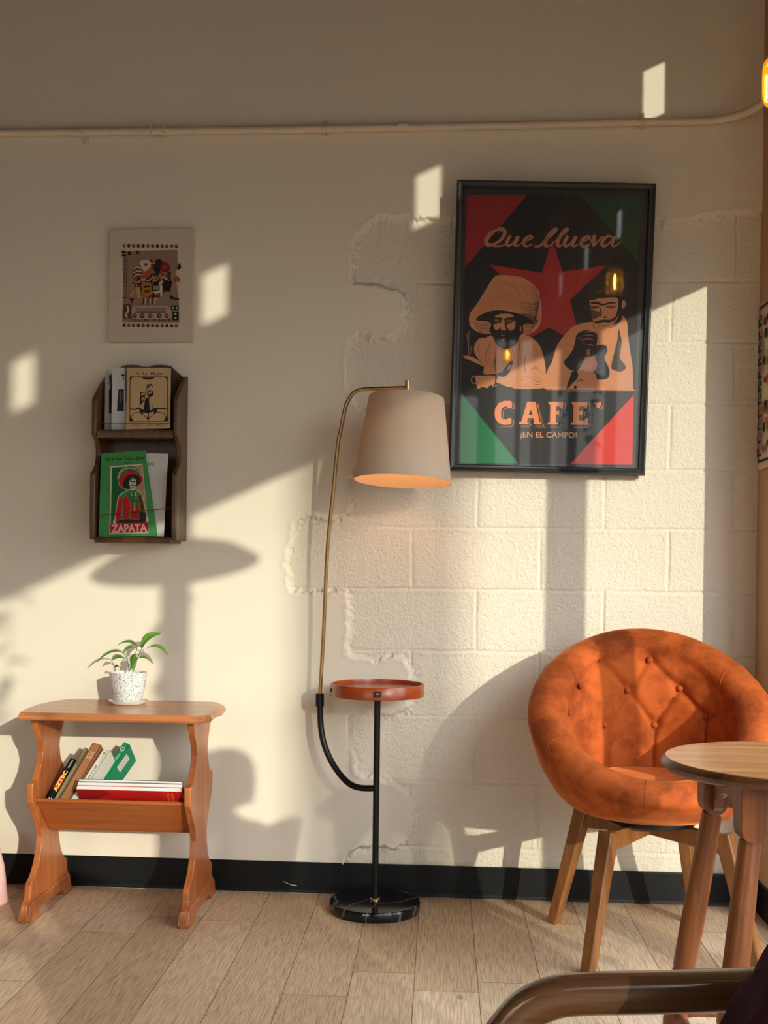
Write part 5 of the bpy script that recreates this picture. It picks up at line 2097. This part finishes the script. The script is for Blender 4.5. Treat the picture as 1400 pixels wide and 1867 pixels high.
for i in range(4):
    a, b = cor[i], cor[(i + 1) % 4]
    A_ = Vector((tcx, tcy, 0)) + Rq @ Vector((*a, 0))
    B_ = Vector((tcx, tcy, 0)) + Rq @ Vector((*b, 0))
    d = (B_ - A_).normalized()
    L = (B_ - A_).length
    nn_ = Vector((-d.y, d.x, 0))
    pf = [(bw, tz1 - .025), (bw, .566), (bw + .012, .563), (bw + .020, .570), (bw + .022, .588)]
    pf += [(bw + .022 + (L - 2 * bw - .044) * k / 8, .588 + .026 * math.sin(PI * k / 8)) for k in range(1, 8)]
    pf += [(L - bw - .022, .588), (L - bw - .020, .570), (L - bw - .012, .563), (L - bw, .566), (L - bw, tz1 - .025)]
    mb = MB()
    mb.prism(pf, lambda u, v, t, A_=A_, d=d, nn_=nn_: Vector((A_.x + d.x * u + nn_.x * t, A_.y + d.y * u + nn_.y * t, v)), -.009, .009)
    mb.build('apron', M_WTAB, rt, smooth=35)
    # low stretcher between the splayed legs
    fa = A_ + Rq @ Vector((math.copysign(.075, a[0]), math.copysign(.055, a[1]), 0)) * .76
    fb = B_ + Rq @ Vector((math.copysign(.075, b[0]), math.copysign(.055, b[1]), 0)) * .76
    fa.z = fb.z = .130
    MB().tube([fa, fa.lerp(fb, .06), fa.lerp(fb, .12), fa.lerp(fb, .5), fa.lerp(fb, .88), fa.lerp(fb, .94), fb], [.010, .011, .009, .012, .009, .011, .010], 14).build('stretcher', M_WTAB, rt)

# ------------------------------------------------------------ amber glass pendants
m, q = newmat('amber_ribbed_glass', .05)
tp = q.add('BsdfTransparent')
tp.inputs['Color'].default_value = (1, .86, .42, 1)
gl_ = q.add('BsdfGlossy')
gl_.inputs['Roughness'].default_value = .06
gl_.inputs['Color'].default_value = (1, .85, .5, 1)
tl = q.add('BsdfTranslucent')
tl.inputs['Color'].default_value = (1, .62, .12, 1)
ms = q.add('MixShader')
ms.inputs[0].default_value = .3
q.l(tp.outputs[0], ms.inputs[1])
q.l(gl_.outputs[0], ms.inputs[2])
m2_ = q.add('MixShader')
m2_.inputs[0].default_value = .018
q.l(ms.outputs[0], m2_.inputs[1])
q.l(tl.outputs[0], m2_.inputs[2])
q.l(m2_.outputs[0], q.n['Material Output'].inputs[0])
M_AMB = m
m, q = newmat('glowing_filament', .4)
q.b.inputs['Emission Color'].default_value = (1, .66, .24, 1)
q.b.inputs['Emission Strength'].default_value = 480
M_FIL = m


def pendant(loc, label, group='amber glass pendant lamps'):
    x, y, z = loc
    t = thing('pendant_lamp', label, 'pendant lamp', loc, group=group)
    R_, Hs = .037, .112
    mb = MB()
    rfn = lambda a, zz_: 1 + .045 * math.cos(18 * a)
    out = [(.012, Hs / 2), (.026, Hs / 2 - .004), (R_ - .003, Hs / 2 - .016), (R_, Hs / 2 - .030), (R_, -Hs / 2 + .022), (R_ - .001, -Hs / 2 + .018), (R_ - .004, -Hs / 2 + .008), (R_ - .012, -Hs / 2)]
    inn = [(r - .0035, zz_ - .001) for r, zz_ in reversed(out[:-1])]
    mb.lathe(out + [(R_ - .015, -Hs / 2 + .002)] + inn + [out[0]], loc, 108, rfun=rfn)
    mb.build('glass_shade', M_AMB, t, smooth=60)
    mb = MB()
    mb.lathe([(0, Hs / 2 + .045), (.010, Hs / 2 + .043), (.015, Hs / 2 + .03), (.0155, Hs / 2 - .002), (0, Hs / 2 - .004)], loc, 24)
    mb.build('lamp_holder', M_BRASS, t)
    MB().tube([(x, y, z + Hs / 2 + .04), (x, y, ZC - .02)], .0022, 8).build('cord', M_PLASTIC, t)
    MB().lathe([(0, ZC - .02), (.05, ZC - .018), (.052, ZC)], (x, y, 0), 24).build('ceiling_cup', M_BRASS, t)
    mb = MB()
    mb.lathe([(0, -.030), (.003, -.028), (.004, -.01), (.004, .016), (.003, .028), (0, .031)], loc, 14)
    mb.build('filament_bulb', M_FIL, t)
    return t


pendant((.690, -1.09, 2.112), 'small amber ribbed glass pendant lamp above the round table, at the top right edge')
pendant((.57, -3.86, 2.09), 'amber ribbed glass pendant lamp behind the viewpoint, a small reflection in the poster')
# wide hanging dish, added out of view to cast a lens-shaped shadow
dp = thing('shadow_dish', 'wide dark hanging dish added outside the picture to cast a lens-shaped shadow', 'pendant lamp', (.86, -3.0, 1.87))
mb = MB()
mb.lathe([(.03, .055), (.10, .045), (.18, .018), (.235, -.02), (.240, -.028), (.236, -.028), (.17, .006), (.09, .034), (.03, .044), (.03, .055)], (.86, -3.0, 1.87), 64)
mb.build('shade', M_BLACKM, dp)
MB().tube([(.86, -3, 1.92), (.86, -3, ZC)], .003, 8).build('cord', M_PLASTIC, dp)
MB().lathe([(0, .06), (.03, .058), (.034, .04), (0, .035)], (.86, -3.0, 1.87), 20).build('cap', M_BLACKM, dp)

# hanging vines by the windows
for i, (x, y, z0_, z1_, sd) in enumerate(((1.0, -4.16, 2.05, 1.62, 1), (1.02, -3.27, 1.86, 1.52, 2))):
    t = thing('hanging_vine', ('leafy vine trailing beside the second window post, outside the picture', 'leafy vine trailing under the added dish, outside the picture')[i], 'plant', (x, y, ZC))
    MB().tube([(x, y, ZC), (x, y, 2.3), (x + .01, y, z0_), (x, y - .01, z1_)], .0025, 6).build('stem', M_STEM, t)
    r3 = random.Random(sd)
    for k in range(9):
        z = z0_ + (z1_ - z0_) * k / 8
        a = r3.random() * 6.28
        leaf(t, (x, y, z), (x + .06 * math.cos(a), y + .09 * math.sin(a), z - .02 - .03 * r3.random()), .05, .15)

# ------------------------------------------------------------ bentwood armchair in the foreground
ac = thing('armchair', 'bentwood armchair with a glossy curved wooden armrest in the foreground', 'armchair', (.42, -2.78, 0))
YA, YB = -2.545, -3.035
ra = .006
sec = []
for (cx_, cy_) in ((1, 1), (-1, 1), (-1, -1), (1, -1)):
    for k in range(4):
        a = math.atan2(cy_, cx_) - PI / 4 + k * PI / 6
        sec.append((cx_ * (.0175 - .009) + .009 * math.cos(a), cy_ * (.0150 - .009) + .009 * math.sin(a)))
armpx = [(1500, 1802), (1340, 1804.5), (1200, 1809), (1060, 1812), (1005, 1820), (958, 1843), (925, 1878), (896, 1925), (862, 1990)]
arm = [P(a, b, -YA) for a, b in armpx]
pts = [Vector((.91, YA, arm[0].z + .004)), Vector((.68, YA, arm[0].z + .002))] + arm[:] + [Vector((arm[-1].x - .03, YA, .42)), Vector((arm[-1].x - .02, YA, .22)), Vector((arm[-1].x + .01, YA, 0.0))]
for yy in (YA, YB):
    q = [Vector((p_.x, yy, p_.z)) for p_ in pts]
    MB().tube(catmull(q, 6), 1.0, sect=sec, up=(0, 1, 0)).build('arm_frame', M_WARM, ac, smooth=50)
for yy in (YA, YB):
    MB().tube(catmull([(.90, yy, .66), (.94, yy, .80), (.99, yy, .92)], 4) , 1., sect=sec, up=(0, 1, 0)).build('back_post', M_WARM, ac, smooth=50)
    MB().tube(catmull([(.90, yy, .67), (.90, yy, .40), (.97, yy, 0)], 4), 1., sect=sec, up=(0, 1, 0)).build('rear_leg', M_WARM, ac, smooth=50)
mb = MB()
mb.box((.46, (YA + YB) / 2, .385), (.74, abs(YB - YA) - .03, .10), Matrix.Rotation(.05, 3, 'Y'))
mb.build('seat', M_UPH, ac, bevel=.03, seg=4)
mb = MB()
mb.box((.965, (YA + YB) / 2, .70), (.07, abs(YB - YA) - .04, .48), Matrix.Rotation(.17, 3, 'Y'))
mb.build('backrest', M_UPH, ac, bevel=.035, seg=4)
for (x, z) in ((.04, .36), (.88, .36)):
    MB().box2((x, YB, z - .02), (x + .025, YA, z + .02)).build('rail', M_WARM, ac, smooth=0)

# ------------------------------------------------------------ person seated in the armchair (mostly outside the frame)


def skin_body(name, nodes, edges, mat, parent, rootn, sub=2, extra=None):
    me = bpy.data.meshes.new(name)
    keys = list(nodes)
    inv = world_of(parent).inverted()
    me.from_pydata([inv @ Vector(nodes[k][0]) for k in keys], [(keys.index(a), keys.index(b)) for a, b in edges], [])
    o = link(bpy.data.objects.new(name, me))
    o.parent = parent
    me.materials.append(mat)
    sk = o.modifiers.new('skin', 'SKIN')
    sk.use_smooth_shade = True
    for i, k in enumerate(keys):
        r = nodes[k][1]
        r = r if isinstance(r, tuple) else (r, r)
        me.skin_vertices[0].data[i].radius = r
        me.skin_vertices[0].data[i].use_root = (k == rootn)
    s_ = o.modifiers.new('sub', 'SUBSURF')
    s_.levels = s_.render_levels = sub
    return o


pe = thing('person', 'person in plum clothing seated in the wooden armchair, only a knee visible', 'person', (.62, -2.78, 0))
yc = -2.79
N_ = {
    'pelvis': ((.76, yc, .50), (.13, .12)), 'waist': ((.83, yc, .62), (.12, .11)), 'chest': ((.87, yc, .78), (.13, .12)), 'upper': ((.89, yc, .90), (.11, .10)),
    'neck': ((.89, yc, .985), (.048, .048)), 'jaw': ((.872, yc, 1.04), (.062, .058)), 'head': ((.882, yc, 1.10), (.078, .085)), 'crown': ((.889, yc, 1.155), (.058, .06)),
}
E_ = [('pelvis', 'waist'), ('waist', 'chest'), ('chest', 'upper'), ('upper', 'neck'), ('neck', 'jaw'), ('jaw', 'head'), ('head', 'crown')]
for s_, nm in ((1, 'far'), (-1, 'near')):
    y = lambda d: yc + s_ * d
    kz = .785 if s_ > 0 else .66
    N_.update({nm + 'hip': ((.70, y(.09), .50), .088), nm + 'knee': ((.295, y(.13), kz - .075), .066), nm + 'calf': ((.27, y(.12), .32), .052), nm + 'ankle': ((.28, y(.12), .09), .036), nm + 'toe': ((.16, y(.13), .035), (.034, .028)),
               nm + 'sh': ((.885, y(.18), .88), .056), nm + 'elbow': ((.80, y(.235), .70), .042), nm + 'wrist': ((.58, y(.20), .66), .027), nm + 'palm': ((.515, y(.18), .655), (.034, .016))})
    E_ += [('pelvis', nm + 'hip'), (nm + 'hip', nm + 'knee'), (nm + 'knee', nm + 'calf'), (nm + 'calf', nm + 'ankle'), (nm + 'ankle', nm + 'toe'),
           ('upper', nm + 'sh'), (nm + 'sh', nm + 'elbow'), (nm + 'elbow', nm + 'wrist'), (nm + 'wrist', nm + 'palm')]
    for k, (dy, L) in enumerate(((-.027, .062), (-.009, .074), (.009, .07), (.026, .054))):
        a, b = nm + 'f%d' % k, nm + 'g%d' % k
        N_[a] = ((.49 - L * .3, y(.18) + dy, .652), .0085)
        N_[b] = ((.49 - L, y(.18) + dy * 1.1, .632), .0075)
        E_ += [(nm + 'palm', a), (a, b)]
    N_[nm + 't0'] = ((.53, y(.18) - s_ * .04, .645), .010)
    N_[nm + 't1'] = ((.49, y(.18) - s_ * .052, .632), .0085)
    E_ += [(nm + 'palm', nm + 't0'), (nm + 't0', nm + 't1')]
body = skin_body('body', N_, E_, M_SKIN, pe, 'pelvis')
for s_ in (1, -1):
    MB().lathe([(0, -.006), (.011, -.003), (.012, .002), (0, .005)], (.815, yc + s_ * .028, 1.108), 12, M=Matrix.Rotation(PI / 2, 3, 'Y')).build('eye', M_HAIR, pe)
MB().tube([(.809, yc, 1.115), (.787, yc, 1.085), (.811, yc, 1.075)], [.008, .013, .008], 8).build('nose', M_SKIN, pe)
MB().tube([(.819, yc - .024, 1.048), (.811, yc, 1.05), (.819, yc + .024, 1.048)], [.003, .006, .003], 8).build('lips', plain('lips', (150, 84, 76), .5), pe)
for s_ in (1, -1):
    MB().lathe([(0, -.006), (.018, -.004), (.022, .004), (.012, .008), (0, .004)], (.889, yc + s_ * .083, 1.09), 12, M=Matrix.Rotation(PI / 2, 3, 'X')).build('ear', M_SKIN, pe)
V = []
mb = MB()
mb.lathe([(.095, -.075), (.100, -.02), (.098, .03), (.085, .065), (.05, .09), (0, .098)], (.899, yc, 1.105), 32, rfun=lambda a, z: .97 + .03 * math.sin(7 * a) - (.14 if (abs(abs(a) - PI) < .9 and z < .03) else 0))
mb.build('hair', M_HAIR, pe, smooth=180)
# jersey top and trousers, a little fuller than the body
TN = {k: (N_[k][0], (N_[k][1][0] * 1.10, N_[k][1][1] * 1.10) if isinstance(N_[k][1], tuple) else N_[k][1] * 1.18) for k in ('pelvis', 'waist', 'chest', 'upper', 'farsh', 'farelbow', 'nearsh', 'nearelbow')}
for nm in ('far', 'near'):
    a, b = Vector(N_[nm + 'elbow'][0]), Vector(N_[nm + 'wrist'][0])
    TN[nm + 'cuff'] = (tuple(a.lerp(b, .9)), .034)
TE = [('pelvis', 'waist'), ('waist', 'chest'), ('chest', 'upper'), ('upper', 'farsh'), ('farsh', 'farelbow'), ('farelbow', 'farcuff'), ('upper', 'nearsh'), ('nearsh', 'nearelbow'), ('nearelbow', 'nearcuff')]
skin_body('jersey_top', TN, TE, M_PLUM, pe, 'pelvis')


def folds(o, strength=.012, size=.05):
    s_ = o.modifiers.new('sub2', 'SUBSURF')
    s_.levels = s_.render_levels = 1
    tx = bpy.data.textures.new('cloth_folds', 'MARBLE')
    tx.noise_scale = size
    tx.turbulence = 9
    dm = o.modifiers.new('folds', 'DISPLACE')
    dm.texture = tx
    dm.strength = strength
    dm.mid_level = .5
    dm.texture_coords = 'LOCAL'


KN = Vector((P(1385, 1790, 2.66)))
for nm, s_ in (('far', 1), ('near', -1)):
    kn = N_[nm + 'knee'][0]
    TRN = {'hip': (N_[nm + 'hip'][0], .105), 'mid': (tuple(Vector(N_[nm + 'hip'][0]).lerp(Vector(kn), .55)), .095), 'knee': (kn, .085), 'low': ((kn[0] - .02, kn[1], kn[2] - .10), .08), 'calf': (N_[nm + 'calf'][0], .075), 'hem': ((.275, kn[1], .13), .075)}
    tr_ = skin_body('trouser_leg', TRN, [('hip', 'mid'), ('mid', 'knee'), ('knee', 'low'), ('low', 'calf'), ('calf', 'hem')], M_PLUM, pe, 'hip')
    folds(tr_)
    MB().tube([(.32, kn[1], .035), (.27, kn[1], .045), (.20, kn[1], .035), (.13, kn[1], .028)], [.036, .042, .040, .028], 14).build('shoe', M_BLACKM, pe, smooth=180)

# ------------------------------------------------------------ pink cloth bag at the left edge of the floor
bp = FLR(-50, 1658)
bagd = -.27
bag = thing('cloth_bag', 'pale pink cloth bag standing on the floor at the left edge of the picture', 'bag', (bp.x, bp.y + .05, 0))
mb = MB()
V, F = [], []
xr0 = P(-4, 1650, -bp.y).x
cxb = xr0 - .13
nn_ = 40
hs_ = [(0, 1.0, 0), (.01, 1.03, 0), (.04, 1.0, .0), (.08, .97, .0), (.12, .93, -.002), (.16, .86, -.004), (.19, .80, -.008), (.21, .78, -.01)]
for z, sc_, off in hs_:
    for i in range(nn_):
        a = 2 * PI * i / nn_
        rx, ry = .13 * sc_, .06 * sc_
        fo = 1 + .05 * math.sin(5 * a + z * 12) * (z / .3 + .3)
        ex = abs(math.cos(a)) ** .7 * math.copysign(1, math.cos(a))
        V.append((cxb + rx * ex * fo, bp.y + .055 + ry * math.sin(a) * fo, z))
for k in range(len(hs_) - 1):
    for i in range(nn_):
        F.append((k * nn_ + i, k * nn_ + (i + 1) % nn_, (k + 1) * nn_ + (i + 1) % nn_, (k + 1) * nn_ + i))
F.append(tuple(range(nn_ - 1, -1, -1)))
mb.add(V, F)
o_ = mb.build('bag_body', M_PINK, bag, smooth=180)
so_ = o_.modifiers.new('thickness', 'SOLIDIFY')
so_.thickness = .003
MB().tube(catmull([(cxb - .08, bp.y + .03, .19), (cxb - .09, bp.y + .03, .28), (cxb - .04, bp.y + .03, .33), (cxb + .0, bp.y + .03, .28), (cxb, bp.y + .03, .19)], 5), .006, 8).build('strap', M_PINK, bag)

# small terracotta floor plate by the skirting, behind the table foot
a_, b_ = FLR(30, 1621), FLR(66, 1623)
mb = MB()
mb.box2((a_.x, a_.y, 0), (b_.x + .05, -.014, .008))
fv = mb.build('floor_plate', plain('dusty_rose_metal', (176, 132, 118), .5, var=.1), None, bevel=.0015)
tag(fv, 'small dull pink metal plate on the floor against the skirting behind the side table foot', 'floor plate')
# loose white thread on the skirting
w0, w1, w2 = P(517, 1607, .016), P(528, 1612, .018), P(541, 1615, .016)
th_ = MB().tube(catmull([w0, w1, w2], 6), .0008, 6).build('thread', M_PAPERW, None)
tag(th_, 'thin white thread stuck on the black skirting between side table and lamp', 'thread')
